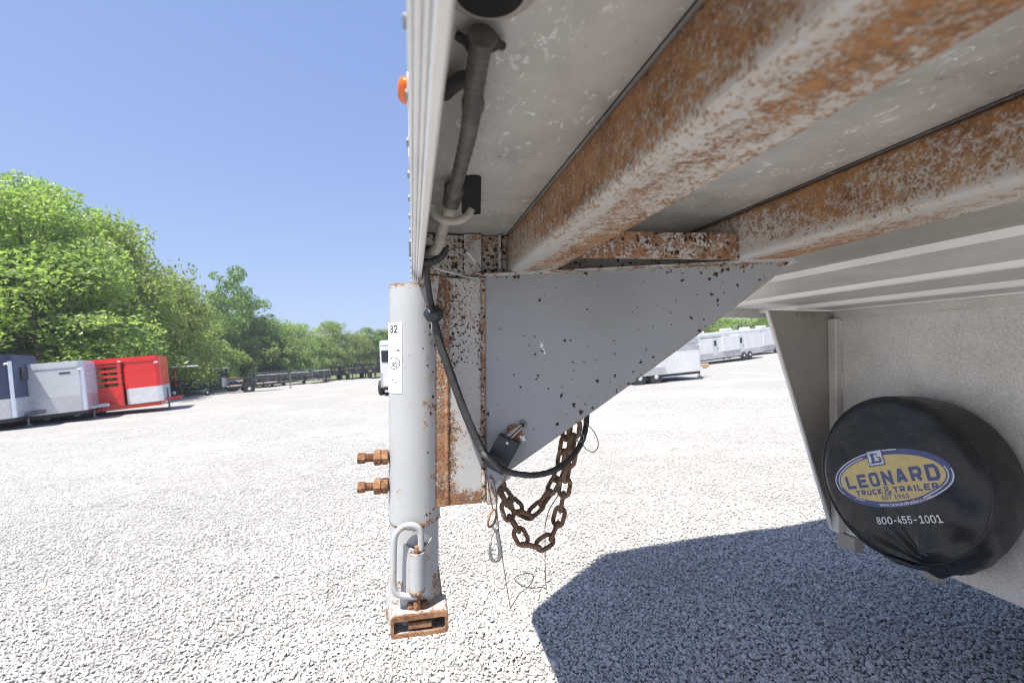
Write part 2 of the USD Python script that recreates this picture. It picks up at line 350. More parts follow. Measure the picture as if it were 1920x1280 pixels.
quads = np.stack([idx[:-1, :-1], idx[1:, :-1], idx[1:, 1:], idx[:-1, 1:]], -1).reshape(-1, 4)
tag(obj('gravel_yard', (np.stack([X, Y, Z], -1).reshape(-1, 3), quads), GRAVEL, smooth=True), 'pale crushed stone yard under and around the trailers', kind='structure')

def strip(poly_fn, x0, x1, y0, y1, n=40):
    xs, t = np.linspace(x0, x1, n), np.linspace(0, 1, n)
    U, T = np.meshgrid(xs, t, indexing='ij'); lo, hi = poly_fn(U); Yv = lo + (hi - lo) * T
    v = np.stack([U, Yv, ground_z(U, Yv) + .03], -1).reshape(-1, 3); i = np.arange(U.size).reshape(U.shape)
    return v, np.stack([i[:-1, :-1], i[1:, :-1], i[1:, 1:], i[:-1, 1:]], -1).reshape(-1, 4)
tag(obj('grass_field', strip(lambda u: (63 + 0 * u + 2.0 * np.sin(u * .3), 63 + 0 * u + 240), -90, 24, 0, 0, 60), GRASS, smooth=True), 'sunlit grass field behind the row of flatbed trailers', kind='structure')
tag(obj('grass_bank', strip(lambda u: (26 + .45 * (-u - 14) * 0 + 0 * u + 2 * np.sin(u * .5) + np.clip((u + 40) * 1.1, 0, 40), 120 + 0 * u), -90, -18, 0, 0, 50), GRASS, smooth=True), 'shaded grass bank at the foot of the wood', kind='structure')

def pebbles():
    inst = UsdGeom.PointInstancer.Define(stage, '/World/gravel_stones')
    protos = []
    for k in range(6):
        s = trimesh.creation.icosphere(subdivisions=2 if k < 2 else 1)
        v = s.vertices * (1 + .55 * (meshkit.noise(s.vertices * 1.3 + 7 * k, k)[:, None] - .5)) * np.array([1.0, .80 + .05 * (k % 3), .55 + .06 * (k % 2)])
        m = UsdGeom.Mesh.Get(stage, obj('stone', (v, s.faces), PEBBLE, inst.GetPrim(), smooth=True).GetPath())
        protos.append(m.GetPath())
    pts = []
    # denser near the eye, thinning out towards the distance where the bed's own relief takes over
    fwd = R @ ray(960, 900); ang0 = math.atan2(fwd[0], fwd[1])
    for lo, hi, dens in ((1.2, 3.2, 8500), (3.2, 5.2, 6000), (5.2, 8, 3000), (8, 12, 1100), (12, 17, 350)):
        half = math.radians(56); area = half * (hi * hi - lo * lo); n = int(area * dens)
        r = np.sqrt(RNG.uniform(lo * lo, hi * hi, n)); a = ang0 + RNG.uniform(-half, half, n)
        pts.append(np.stack([r * np.sin(a), r * np.cos(a)], 1))
    p = np.vstack(pts); n = len(p)
    size = np.clip(RNG.lognormal(math.log(.0063), .36, n), .0028, .02); size[RNG.random(n) < .002] *= 1.5
    z = ground_z(p[:, 0], p[:, 1]) + bumps(p[:, 0], p[:, 1]) + RNG.uniform(-.005, .0035, n)
    q = RNG.normal(size=(n, 4)); q[:, 1:3] *= .45; q /= np.linalg.norm(q, axis=1, keepdims=True)
    inst.CreatePrototypesRel().SetTargets(protos)
    inst.CreateProtoIndicesAttr(Vt.IntArray.FromNumpy(RNG.integers(0, 6, n).astype(np.int32)))
    inst.CreatePositionsAttr(Vt.Vec3fArray.FromNumpy(np.column_stack([p, z]).astype(np.float32)))
    inst.CreateOrientationsAttr(Vt.QuathArray([Gf.Quath(float(w), float(x), float(y), float(z_)) for w, x, y, z_ in q]))
    inst.CreateScalesAttr(Vt.Vec3fArray.FromNumpy(np.repeat(size[:, None], 3, 1).astype(np.float32)))
    tag(inst.GetPrim(), 'loose rounded crushed stones covering the yard', 'gravel', kind='stuff')
    return n
print('stones', pebbles())

# ------------------------------------------------------------------ the gooseneck trailer overhead
ZC, ZB = .273, .177                         # nose floor sheet and underside of its beams, above the eye
NOSE_FAR, NOSE_NEAR, WALL_X = 2.33, -.30, 2.30
fb = lambda P, s, seed=0, o=4: meshkit.fbm(np.asarray(P) * s + 13.7, o, seed)
T = thing('gooseneck_trailer', 'weathered aluminium gooseneck trailer seen from under its rusty nose', 'trailer', (0, 0, 0))
nopit = lambda P: np.zeros(len(P))

# nose floor: the sheet the beams carry
FA = [(-.001, NOSE_NEAR), (1.33, NOSE_NEAR), (1.33, NOSE_FAR), (.22, NOSE_FAR), (.10, NOSE_FAR - .03), (.03, NOSE_FAR - .09), (-.001, NOSE_FAR - .2)]
obj('nose_floor', prism(FA, 'z', ZC, ZC + .012), ALU, T, near=True)
# body of the nose: skins and roof (they throw the shadow on the yard)
TOP = ZC + 1.62
outl = sg.Polygon([(-.0035, NOSE_NEAR), (5.0, NOSE_NEAR), (5.0, NOSE_FAR + .10), (2.3, NOSE_FAR + .05), (.22, NOSE_FAR + .01), (.10, NOSE_FAR - .02), (.03, NOSE_FAR - .08), (-.0035, NOSE_FAR - .19)])
shell = outl.difference(outl.buffer(-.003))
obj('nose_skin', prism(shell, 'z', .188, TOP), WHITE, T, near=True)
obj('roof', cat(prism(outl.buffer(-.02), 'z', TOP, TOP + .04), prism(outl.buffer(-.09), 'z', TOP + .04, TOP + .08)), WHITE, T, near=True)
# front rail, three stepped flanges
rail = cat(box(.0095, .0195, NOSE_NEAR, NOSE_FAR - .2, .163, .20, .002), box(.0055, .0093, NOSE_NEAR, NOSE_FAR - .2, .169, .26, .001),
           box(.0005, .0053, NOSE_NEAR, NOSE_FAR - .2, .175, .28, .0012), box(-.0028, .0003, NOSE_NEAR, NOSE_FAR - .2, .181, .23, .001))
rl = obj('front_rail', rail, RAIL, T, near=True)
for k in range(26):
    y = .12 + .085 * k
    if y < NOSE_FAR - .2: obj('rivet', hexnut((-.0036, y, .207), (-.0062, y, .207), .0045), ZINC, rl, near=True)
obj('rail_joint', box(-.0075, -.0037, .90, .925, .186, .215, .001), ZINC, rl, near=True)
# amber clearance light on the nose
y0, z0 = .97, .545
lamp = obj('clearance_light', prism(sg.Point(0, 0).buffer(1, 12), 'x', -.012, -.0038).apply_transform(np.diag([1, .046, .030, 1])).apply_translation((0, y0, z0)), WHITE, T, near=True)
lens = lathe([(0, .024), (.007, .0235), (.014, .020), (.0185, .012), (.0195, .004)], (-.012, y0, z0), (-.05, y0, z0), 24)
lens.vertices[:, 1] = y0 + (lens.vertices[:, 1] - y0) * 1.45
obj('amber_lens', lens, AMBER, lamp, smooth=40, near=True)
obj('trim_strip', box(-.009, -.0038, .955, .985, .40, .50, .001), WHITE, T, near=True)

# two cross beams, square tubes running across the nose
def beam(x0, x1, y1, seed):
    pr = rrect(x0, x1, ZB, ZC - .002, .0105, 4)
    m = prism(pr, 'y', NOSE_NEAR, y1)
    m = fine(m, .022)
    def rust(P):
        left = smooth01((x0 + .012 - P[:, 0]) / .006); bottom = smooth01((ZB + .012 - P[:, 2]) / .006)
        n = fb(P * [1, .6, 1], 4.5, seed); n2 = fb(P * [1.6, .35, 1], 9, seed + 3)
        edge = smooth01((P[:, 0] - x1 + .016) / .012)
        band = smooth01((.36 - np.abs(P[:, 1] - .50)) / .3)
        l = (.62 if seed == 1 else .53) - .14 * smooth01((P[:, 1] - y1 + .42) / .35) + 1.1 * (n - .5) + .12 * band + .15 * smooth01((P[:, 2] - ZC + .035) / .03)
        corner = np.exp(-(((P[:, 0] - x0 - .006) / .011) ** 2 + ((P[:, 2] - ZB - .006) / .011) ** 2))
        b = .45 + 1.5 * (n2 - .5) + .2 * edge - .1 * smooth01((.010 - np.abs(P[:, 0] - x0 - .022)) / .008)
        return np.clip(left * l + (1 - left) * b - .38 * corner, 0, .95)
    pits = lambda P: np.clip(1.1 * (fb(P * [1, .5, 1], 9, seed + 8) - .40) + .28 * smooth01((P[:, 2] - ZC + .03) / .03), 0, 1)
    return obj('cross_beam', m, BEAMP, T, near=True, smooth=35, masks={'rust': rust, 'pits': pits})
beam(.2175, .3175, 1.07, 1); beam(.631, .722, .945, 5)
obj('sealant_line', cat(box(.2160, .2173, NOSE_NEAR, 1.05, ZC - .0015, ZC - .0005), box(.6297, .6308, NOSE_NEAR, .94, ZC - .0015, ZC - .0005)), HOLE, T, near=True)  # dark joint line along each beam, its shade drawn as a strip

# slanted carrier behind the beam ends
A0, A1 = np.array([.04, 1.10]), np.array([.82, .912]); du = (A1 - A0) / np.linalg.norm(A1 - A0); dn = np.array([-du[1], du[0]])
def slanted(poly, lo, hi, o=A0, u=du, nn=dn):
    """Extrude a polygon in (distance along u, z) by lo..hi along the normal nn."""
    m = trimesh.creation.extrude_polygon(sg.Polygon(poly) if not isinstance(poly, sg.base.BaseGeometry) else poly, hi - lo, engine='earcut')
    s, z, w = m.vertices[:, 0], m.vertices[:, 1], m.vertices[:, 2] + lo
    v = np.column_stack([o[0] + s * u[0] + w * nn[0], o[1] + s * u[1] + w * nn[1], z])
    m = trimesh.Trimesh(v, m.faces, process=False)
    if m.volume < 0: m.invert()
    return m
obj('carrier_plate', fine(slanted([(0, ZB - .002), (.79, ZB - .002), (.79, ZC - .002), (0, ZC - .002)], 0, .03), .02), RUSTY, T, near=True,
    masks={'rust': lambda P: np.clip(.30 + 1.0 * (fb(P, 9, 3) - .5), 0, 1), 'pits': lambda P: np.clip(.62 + 1.2 * (fb(P, 6, 4) - .5) + .25 * smooth01((.15 - P[:, 0]) / .1), 0, 1)})
obj('carrier_stiffener', fine(cat(slanted([(.085, ZB), (.125, ZB), (.125, ZC - .003), (.085, ZC - .003)], -.028, -.001), slanted([(.165, ZB), (.171, ZB), (.171, ZC - .003), (.165, ZC - .003)], -.018, -.001)), .015), RUSTY, T, near=True,
    masks={'rust': lambda P: .36 + .5 * (fb(P, 15, 3) - .5), 'pits': lambda P: np.clip(.75 + (fb(P, 9, 4) - .5), 0, 1)})
q0, q1 = on(1150, 434, Z=.2286), on(1389, 438, Z=.2286)          # bar welded between the two beams, nearer than the carrier
ku = (q1 - q0)[:2] / np.linalg.norm((q1 - q0)[:2]); kn = np.array([-ku[1], ku[0]]); k0 = (.3172 - q0[0]) / ku[0]; k1 = (.6312 - q0[0]) / ku[0]
obj('lower_cross_member', fine(slanted([(k0, .1785), (k1, .1785), (k1, .2286), (k0, .2286)], 0, .012, q0[:2], ku, kn), .010), RUSTY, T, near=True,
    masks={'rust': lambda P: np.clip(.52 + .7 * (fb(P, 15, 3) - .5), 0, 1), 'pits': lambda P: np.clip(.72 + 1.2 * (fb(P, 9, 4) - .5) + .25 * smooth01((P[:, 2] - .205) / .015), 0, 1)})

# gusset plate: vertical triangle from the coupler to the second beam
GA, GB = np.array([.156, 1.042]), np.array([.738, .767]); gu = (GB - GA) / np.linalg.norm(GB - GA); gn = np.array([-gu[1], gu[0]])
GL = np.linalg.norm(GB - GA)
def ong(x, y):
    d = ray(x, y); s = (GA @ gn) / (d[:2] @ gn); p = d * s; return np.array([(p[:2] - GA) @ gu, p[2]])
g_pts = [(907, 521), (1200, 503), (1481, 489), (1447, 523), (1350, 597), (1225, 690), (1093, 785), (1000, 851), (950, 886), (922, 935), (907, 935)]
gp = [tuple(ong(*q)) for q in g_pts]; gp[0] = (0, .171); gp[2] = (gp[2][0], .1745); gp[1] = (gp[1][0], .1725)
def edge_near(P, w, lo=0.0):
    s = (P[:, :2] - GA) @ gu; line = sg.LineString(gp[2:9]); d = np.array([line.distance(sg.Point(a, b)) for a, b in zip(s, P[:, 2])]); return np.exp(-(d / w) ** 2)
def g_rust(P):
    s = (P[:, :2] - GA) @ gu
    return np.clip(.03 + .42 * (fb(P, 14, 2) - .45) * .5 + .26 * edge_near(P, .010) * (fb(P, 18, 6) > .42) + .40 * smooth01((P[:, 2] - .162) / .010) + .34 * smooth01((.008 - s) / .008), 0, 1)
def g_pits(P):
    s = (P[:, :2] - GA) @ gu
    n = fb(P, 7, 21)
    return np.clip(.40 + .9 * (n - .5) + .12 * smooth01((P[:, 2] - .11) / .05) + .12 * smooth01((s - .42) / .15) + .75 * smooth01((.010 - s) / .008) + .2 * smooth01((P[:, 2] - .155) / .015), .0, 1)
PLATE = rusty('smooth_grey_plate_paint', (.26, .278, .30), s1=90.0, s2=320.0, pit_scale=84.0)
gus = obj('gusset_plate', fine(slanted(gp, 0, .009, GA, gu, gn), .013), PLATE, T, near=True, masks={'rust': g_rust, 'pits': g_pits})
# flange lying on the gusset's top edge
fl = sg.Polygon([(.135, 1.10), (.135, 1.035), tuple(GA + gu * .02 - gn * .004), tuple(GB - gn * .028 + gu * .0), tuple(GB + gu * .015), (.80, .90)])
obj('gusset_flange', fine(prism(fl, 'z', .1745, .1768), .016), RUSTY, T, near=True,
    masks={'rust': lambda P: np.clip(.42 + 1.0 * (fb(P, 16, 5) - .5), 0, 1), 'pits': lambda P: np.clip(.65 + 1.2 * (fb(P, 12, 6) - .5), 0, 1)})
# torn, rusted hole with paint flakes by the breakaway switch
hs = lambda x, y: ong(x, y)
def patch(center, r, seed, wob=.35, n=22):
    a = np.linspace(0, 2 * np.pi, n, endpoint=False); rr = r * (1 + wob * (np.array([meshkit.noise(np.array([math.cos(t) * 1.7, math.sin(t) * 1.7, 3.0]), seed) for t in a]) - .5) * 2)
    return sg.Polygon(np.column_stack([center[0] + rr * np.cos(a), center[1] + rr * np.sin(a)]))
obj('rusted_patch', slanted(patch(hs(966, 815), .021, 3), -.0012, -.0002, GA, gu, gn), ORANGE_RUST, gus, near=True, masks={'rust': lambda P: np.full(len(P), .9), 'pits': lambda P: np.full(len(P), .3)})
obj('paint_flake', slanted(patch(hs(982, 823), .009, 9, .9), -.0022, -.0012, GA, gu, gn), SPATTER, gus, near=True)
obj('cable_hole', slanted(patch(hs(979, 797), .0055, 5, .3), -.0028, -.0008, GA, gu, gn), HOLE, gus, near=True)
spat = [((1016, 648), .004), ((1019, 655), .003), ((1013, 640), .0016), ((1022, 662), .0022), ((1017, 643), .0014), ((1020, 659), .0018)]
obj('white_spatter', cat([slanted(patch(hs(*c), r, 31 + i, .8, 14), -.0008, -.0001, GA, gu, gn) for i, (c, r) in enumerate(spat)]), SPATTER, gus, near=True)

# coupler: square back box with its weld, round tubes, bolts, latch
CT = np.array([.004, 1.075])                # axis of the round tubes
RO, RI = .0575, .0545
box_m = cat(box(.025, .0735, 1.040, 1.12, -.352, .168, .002), box(.078, .156, 1.040, 1.12, -.350, .166, .002))
def c_rust(P):
    seam = np.exp(-((P[:, 0] - .070) / .020) ** 2); left = smooth01((.073 - P[:, 0]) / .006)
    low = smooth01((.10 - P[:, 2]) / .14); n = fb(P, 12, 2)
    bot = smooth01((-.30 - P[:, 2]) / .03)
    r = .18 + .32 * left * (.6 + .4 * low) * smooth01((P[:, 0] - .032) / .014) + .26 * seam * (.2 + .8 * low) + .5 * bot + .9 * (n - .5)
    r += .25 * (1 - left) * smooth01((-.10 - P[:, 2]) / .1) * np.exp(-((P[:, 0] - .085) / .016) ** 2)
    return np.clip(r, 0, .92)
def c_pits(P):
    right = np.exp(-((P[:, 0] - .158) / .013) ** 2); up = smooth01((P[:, 2] + .10) / .08)
    seam = np.exp(-((P[:, 0] - .088) / .024) ** 2); left_ = smooth01((.073 - P[:, 0]) / .006)
    return np.clip(.12 + .75 * right + .80 * seam * (.35 + .65 * up) + .30 * left_ + .35 * up * (P[:, 0] > .075) * (fb(P, 11, 4) > .5) + .5 * (fb(P, 8, 9) - .5), 0, 1)
cp = obj('coupler_box', fine(box_m, .008), BOXP, T, near=True, masks={'rust': c_rust, 'pits': c_pits})
def weld(path, r, n=8):
    p = spline(path, 40); L = np.linspace(0, 1, len(p)); return tube(p, r * (1 + .22 * np.sin(L * 330) + .2 * (meshkit.noise(np.column_stack([L * 60, L * 0, L * 0]), 3) - .5)), n)
wr = {'rust': lambda P: np.clip(.6 + .2 * smooth01((.1 - P[:, 2]) / .2) + .6 * (fb(P, 20, 1) - .5), 0, 1), 'pits': lambda P: np.clip(.55 + (fb(P, 20, 2) - .5), 0, 1)}
wl = {'rust': lambda P: np.clip(.28 + .7 * (fb(P, 20, 1) - .5) + .4 * smooth01((-.22 - P[:, 2]) / .08), 0, 1), 'pits': lambda P: np.clip(.35 + (fb(P, 20, 2) - .5), 0, 1)}
obj('weld_bead', weld([(.0757, 1.041, .166), (.0757, 1.040, 0), (.0757, 1.041, -.349)], .0055), RUSTY, cp, near=True, smooth=True, masks=wr)
obj('weld_bead', weld([(.158, 1.038, .168), (.158, 1.037, 0), (.158, 1.036, -.345)], .0050), RUSTY, cp, near=True, smooth=True, masks={'rust': lambda P: np.full(len(P), .55), 'pits': lambda P: np.full(len(P), .95)})
obj('weld_bead', weld([(.0285, 1.036, .160), (.0285, 1.034, 0), (.0285, 1.036, -.349)], .0048), RUSTY, cp, near=True, smooth=True, masks=wl)
obj('upper_bracket', fine(cat(box(.022, .15, 1.06, 1.12, .171, ZC - .004, .002), box(.022, .060, 1.02, 1.06, .171, .20, .002)), .014), RUSTY, T, near=True, masks={'rust': lambda P: .34 + .5 * (fb(P, 9, 3) - .5), 'pits': lambda P: np.clip(.78 + (fb(P, 6, 4) - .5), 0, 1)})
obj('corner_gusset', fine(prism([(.022, .168), (.058, .168), (.052, .11), (.040, .04)], 'y', 1.030, 1.0335), .012), RUSTY, T, near=True, masks={'rust': lambda P: .40 + .5 * (fb(P, 20, 3) - .5), 'pits': nopit})

def pipe(r0, r1, z0, z1, cut=0.0, n=56):
    """Open round tube round the coupler axis."""
    m = trimesh.creation.annulus(r_min=r0, r_max=r1, height=z1 - z0, sections=n); m.apply_translation((CT[0], CT[1], (z0 + z1) / 2)); return m
def t_rust(P):
    n = fb(P, 10, 6); top = smooth01((P[:, 2] - .135) / .012); a = P[:, 0] - CT[0]
    run = np.maximum(fb(P * [1, 1, .10], 55, 12) - .60, 0) * smooth01((fb(P, 5, 3) - .42) / .2)
    return np.clip(.07 + 2.2 * run + .9 * np.maximum(n - .62, 0) + .48 * top + .25 * smooth01((a - .018) / .01) * (fb(P, 30, 7) > .5) + .4 * smooth01((-.372 - P[:, 2]) / .006), 0, .9)
t_pits = lambda P: np.clip(.22 + .7 * (fb(P, 9, 8) - .5) + .30 * smooth01((P[:, 0] - CT[0] - .012) / .02), 0, 1)
outer = obj('coupler_outer_tube', fine(pipe(RO - .007, RO, -.383, .149), .012), RUSTY, T, near=True, smooth=40, masks={'rust': t_rust, 'pits': t_pits})
def i_rust(P):
    low = smooth01((-.47 - P[:, 2]) / .12)
    return np.clip(.10 + .9 * np.maximum(fb(P, 14, 6) - .55, 0) + .22 * low + .40 * smooth01((P[:, 2] + .40) / .025) + .3 * smooth01((-.56 - P[:, 2]) / .03), 0, .9)
inner = obj('coupler_inner_tube', fine(pipe(RI - .008, RI, -.60, .05), .012), RUSTY, T, near=True, smooth=40, masks={'rust': i_rust, 'pits': lambda P: np.clip(.2 + .6 * (fb(P, 12, 8) - .5), 0, 1)})
flare = lathe([(0, RI + .001), (.03, RI + .0045), (.085, RI + .010), (.10, RI + .009)], (CT[0], CT[1], -.50), (CT[0], CT[1], -1), 48)
obj('coupler_socket', fine(flare, .014), RUSTY, inner, near=True, smooth=40, masks={'rust': lambda P: np.clip(.25 + .25 * smooth01((P[:, 0] - .03) / .02) + .5 * (fb(P, 18, 2) - .5) + .2 * smooth01((-.56 - P[:, 2]) / .03), 0, .9), 'pits': nopit})
# set bolts
mk = {'rust': lambda P: np.clip(.85 + .7 * (fb(P, 40, 2) - .5), 0, 1), 'pits': lambda P: np.full(len(P), .15)}
for zb in (-.238, -.302):
    yb = 1.062
    nut = obj('weld_nut', cat(hexnut((-.0535, yb, zb), (-.068, yb, zb), .0175), hexnut((-.0685, yb, zb), (-.0845, yb, zb), .0180)), ORANGE_RUST, T, near=True, masks=mk)
    th = [(0, .0088)]
    for k in range(9): th += [(.001 + k * .0022, .0098), (.002 + k * .0022, .0082)]
    obj('bolt_thread', lathe(th, (-.082, yb, zb), (-.12, yb, zb), 20), ORANGE_RUST, nut, near=True, masks=mk)
    obj('bolt_head', hexnut((-.1025, yb, zb), (-.1195, yb, zb), .0125), ORANGE_RUST, nut, near=True, masks=mk)
# latch: bent handle, sleeve, half shell, slotted foot
LY = 1.005
lp = lambda x, y, yy=LY: on(x, y, Y=yy)
hp = [lp(789, 1032), lp(789, 1005), lp(785, 990), lp(772, 984), lp(757, 987), lp(744, 998), lp(739, 1016), lp(738, 1060), lp(738, 1095), lp(743, 1110), lp(755, 1116), lp(782, 1118)]
hm = {'rust': lambda P: np.clip(.20 + .7 * (fb(P, 30, 2) - .5) + .45 * smooth01((-.425 - P[:, 2]) / .01) * smooth01((P[:, 0] - .012) / .005) + .5 * smooth01((P[:, 0] - .012) / .006) * smooth01((-.50 - P[:, 2]) / .01), 0, 1), 'pits': nopit}
lat = obj('latch_handle', tube(spline(hp, 6), .0068, 14), RUSTY, T, near=True, smooth=True, masks=hm)
sx = lp(782, 1065)[0]; zt, zb2 = lp(782, 1034)[2], lp(782, 1108)[2]
sl = trimesh.creation.annulus(r_min=.0125, r_max=.0168, height=zt - zb2, sections=28); sl.apply_translation((sx, LY, (zt + zb2) / 2))
sm = {'rust': lambda P: np.clip(.16 + .7 * (fb(P, 28, 5) - .5) + .35 * smooth01((P[:, 2] - zt + .008) / .006) + .4 * smooth01((zb2 + .010 - P[:, 2]) / .008), 0, 1), 'pits': lambda P: np.full(len(P), .18)}
obj('latch_sleeve', fine(sl, .01), RUSTY, T, near=True, smooth=40, masks=sm)
obj('latch_pin', cat(cyl((sx, LY, zb2 - .03), (sx, LY, zt + .012), .0062, 12), cyl((sx, LY, zb2 - .05), (sx, LY, zb2 - .018), .0078, 12)), ORANGE_RUST, lat, near=True, masks=mk)
a = np.radians(np.linspace(-8, 188, 20)); pr = [(sx + .0 + .034 * np.cos(t), LY + .036 - .046 * np.sin(t) * .72) for t in a]; pr2 = [(sx + .030 * np.cos(t), LY + .036 - .040 * np.sin(t) * .72) for t in a[::-1]]
sh = prism(sg.Polygon(pr + pr2), 'z', lp(782, 1130)[2], lp(782, 1022)[2])
sh.vertices[:, 2] += np.where(sh.vertices[:, 2] > -.48, .018 * ((sh.vertices[:, 0] - sx) / .034) ** 2 - .012, .02 * (1 - np.abs(sh.vertices[:, 0] - sx) / .034))
obj('latch_guard', fine(sh, .01), RUSTY, T, near=True, smooth=30, masks={'rust': lambda P: np.clip(.18 + .8 * (fb(P, 24, 5) - .5), 0, 1), 'pits': nopit})
FY = .985
x0, x1 = on(732, 1180, Y=FY)[0], on(841, 1165, Y=FY)[0]; zb3, zt3 = on(785, 1192, Y=FY)[2], on(785, 1151, Y=FY)[2]
ring = rrect(x0, x1, zb3, zt3, .009, 4).difference(rrect(x0 + .007, x1 - .007, zb3 + .008, zt3 - .011, .004, 4))
foot = obj('slotted_foot', fine(prism(ring, 'y', FY, FY + .07), .010), RUSTY, T, near=True, masks={'rust': lambda P: np.clip(.42 + .5 * smooth01((FY + .006 - P[:, 1]) / .005) + .6 * (fb(P, 22, 2) - .5) - .22 * smooth01((P[:, 2] - zt3 + .004) / .003) * (P[:, 1] > FY + .012), 0, 1), 'pits': nopit})
obj('slide_plate', box(x0 + .036, x0 + .085, FY + .004, FY + .06, zb3 + .013, zb3 + .026, .002), ORANGE_RUST, foot, near=True, masks=mk)
obj('foot_back', box(x0 + .004, x1 - .004, FY + .066, FY + .072, zb3 + .004, zt3 - .004), HEAVY, foot, near=True, masks=mk)
obj('pin_lug', cat(lathe([(0, .010), (.006, .011), (.012, .007)], (sx - .012, FY + .028, zt3), (sx - .012, FY + .028, zt3 + .1), 14), lathe([(0, .010), (.006, .011), (.012, .007)], (sx + .016, FY + .028, zt3), (sx + .016, FY + .028, zt3 + .1), 14)), ORANGE_RUST, foot, near=True, masks=mk)

# price label wrapped round the tube
ta = math.radians(90 + 84), math.radians(90 + 32)       # angles on the tube, measured anticlockwise from +x seen from above; camera side is -y
def wrap(m, r, s0=0.0):
    """x -> round the tube (towards the camera's right), y -> height, z -> proud of it."""
    v = m.vertices; ang = math.radians(270) - math.radians(90) + (v[:, 0] + s0) / r
    return trimesh.Trimesh(np.column_stack([CT[0] + (r + v[:, 2]) * np.cos(ang), CT[1] + (r + v[:, 2]) * np.sin(ang), v[:, 1]]), m.faces, process=False)
zl0, zl1 = on(740, 736, Y=1.05)[2], on(740, 605, Y=1.05)[2]
E_ANG = 62                                  # degrees the label reaches round towards the camera
lab_w = .075; s_end = RO * math.radians(E_ANG)
lb = fine(box(s_end - lab_w, s_end, zl0, zl1, .0003, .0008), .006)
stk = obj('price_label', wrap(lb, RO), PAPER, outer, near=True, smooth=30)
def lettering(txt, h, x, y, bold=False, stretch=1.0, name='lettering'):
    t = meshkit.text_mesh(txt, h, .0003, bold); t.vertices[:, 0] *= stretch; w = t.vertices[:, 0].max()
    t.apply_translation((x - w, y, .0009)); return fine(t, .006)
lt = lambda *a, **k: wrap(lettering(*a, **k), RO)
zz = lambda y: on(740, y, Y=1.05)[2]
obj('lettering', cat(lt('82', .0165, s_end - .011, zz(624), True), lt('LOT', .003, s_end - .022, zz(642)), lt('12383', .0042, s_end - .003, zz(658), True), lt('RD', .009, s_end - .012, zz(687), True), lt('USED', .0022, s_end - .024, zz(712)), lt('trailer', .003, s_end - .012, zz(717))), INK, outer, near=True)
rg = sg.Point(0, 0).buffer(1, 24).difference(sg.Point(0, 0).buffer(.9, 24)); rgm = prism(rg, 'z', .0009, .0011); rgm.apply_transform(np.diag([.019, .0135, 1, 1])); rgm.apply_translation((s_end - .023, zz(680), 0))
obj('printed_ring', wrap(fine(rgm, .006), RO), INK, outer, near=True)

# stepped sill between the nose floor and the front wall
prof = [(1.31, .2722), (1.315, .252), (1.325, .250), (1.33, .2525), (1.69, .2515), (1.702, .2365), (1.712, .2345), (1.718, .2370), (2.045, .2355), (2.055, .2190), (2.066, .2165), (2.072, .2185), (2.285, .2165), (2.296, .2105)]
prof = [(x, z) for x, z in prof] + [(2.33, .2105), (2.33, .31), (1.31, .31)]
SILL_FAR = 2.42
sill = obj('stepped_sill', prism(sg.Polygon(prof), 'y', NOSE_NEAR, SILL_FAR), STEP, T, near=True)
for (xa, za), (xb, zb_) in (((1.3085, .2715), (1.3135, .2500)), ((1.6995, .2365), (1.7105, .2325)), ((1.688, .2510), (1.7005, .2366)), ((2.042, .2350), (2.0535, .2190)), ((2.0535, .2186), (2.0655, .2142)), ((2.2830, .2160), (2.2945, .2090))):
    obj('sill_lip', hull([(x + dx, y, z + dz) for (x, z) in ((xa, za), (xb, zb_)) for dx, dz in ((0, -.0006), (.004, .0016), (-.0004, .0002)) for y in (NOSE_NEAR, SILL_FAR - .01)]), LIP, sill, near=True)  # strips paler than the sill, bounced light put into their colour
obj('floor_edge', box(1.085, 1.3075, NOSE_NEAR, NOSE_FAR - .05, .2700, .2727), WINGM, T, near=True)  # separate darker strip just under the floor sheet
WB = -1.0
obj('front_wall', box(WALL_X, WALL_X + .03, NOSE_NEAR, 2.099, WB, .21), WALL, T, near=True)
obj('wall_head_trim', box(WALL_X - .006, WALL_X - .0005, NOSE_NEAR, 2.085, .168, .2075, .001), STEP, T, near=True)
for y in (1.85, 1.52, 1.20, .88, .55): obj('weld_bead', tube(spline([(WALL_X - .004, y - .065, .167), (WALL_X - .006, y, .1665), (WALL_X - .004, y + .065, .167)], 8), [.003] + [.0045] * 15 + [.003], 8), STEP, T, near=True, smooth=True)
wing = prism([(1.865, .209), (WALL_X - .001, .209), (WALL_X - .001, WB - .0), (2.262, WB - .0)], 'y', 2.100, 2.106)
wg = obj('side_wing', wing, WINGM, T, near=True)
e0, e1 = np.array([1.865, 2.10, .205]), np.array([2.262, 2.10, WB])
obj('wing_edge', hull([e0 + [-.005, -.010, 0], e0 + [.006, -.010, 0], e0 + [-.005, .008, 0], e0 + [.006, .008, 0], e1 + [-.005, -.010, 0], e1 + [.006, -.010, 0], e1 + [-.005, .008, 0], e1 + [.006, .008, 0]]), RAIL, wg, near=True)
obj('corner_post', box(WALL_X - .045, WALL_X - .001, 2.050, 2.099, WB, .166, .003), STEP, T, near=True)
for z0_, z1_ in ((.05, .15), (-.22, -.12), (-.55, -.42), (-.85, -.75)): obj('weld_bead', cyl((WALL_X - .003, 2.049, z0_), (WALL_X - .003, 2.049, z1_), .0045, 8), STEP, T, near=True)
for k in range(3): obj('bolt_head', hexnut((2.06 + .055 * k, 2.099, .185), (2.06 + .055 * k, 2.088, .185), .008), HEAVY, T, near=True)
obj('bottom_bracket', box(WALL_X - .012, WALL_X + .05, 1.99, 2.098, WB - .085, WB - .003, .004), WINGM, T, near=True)
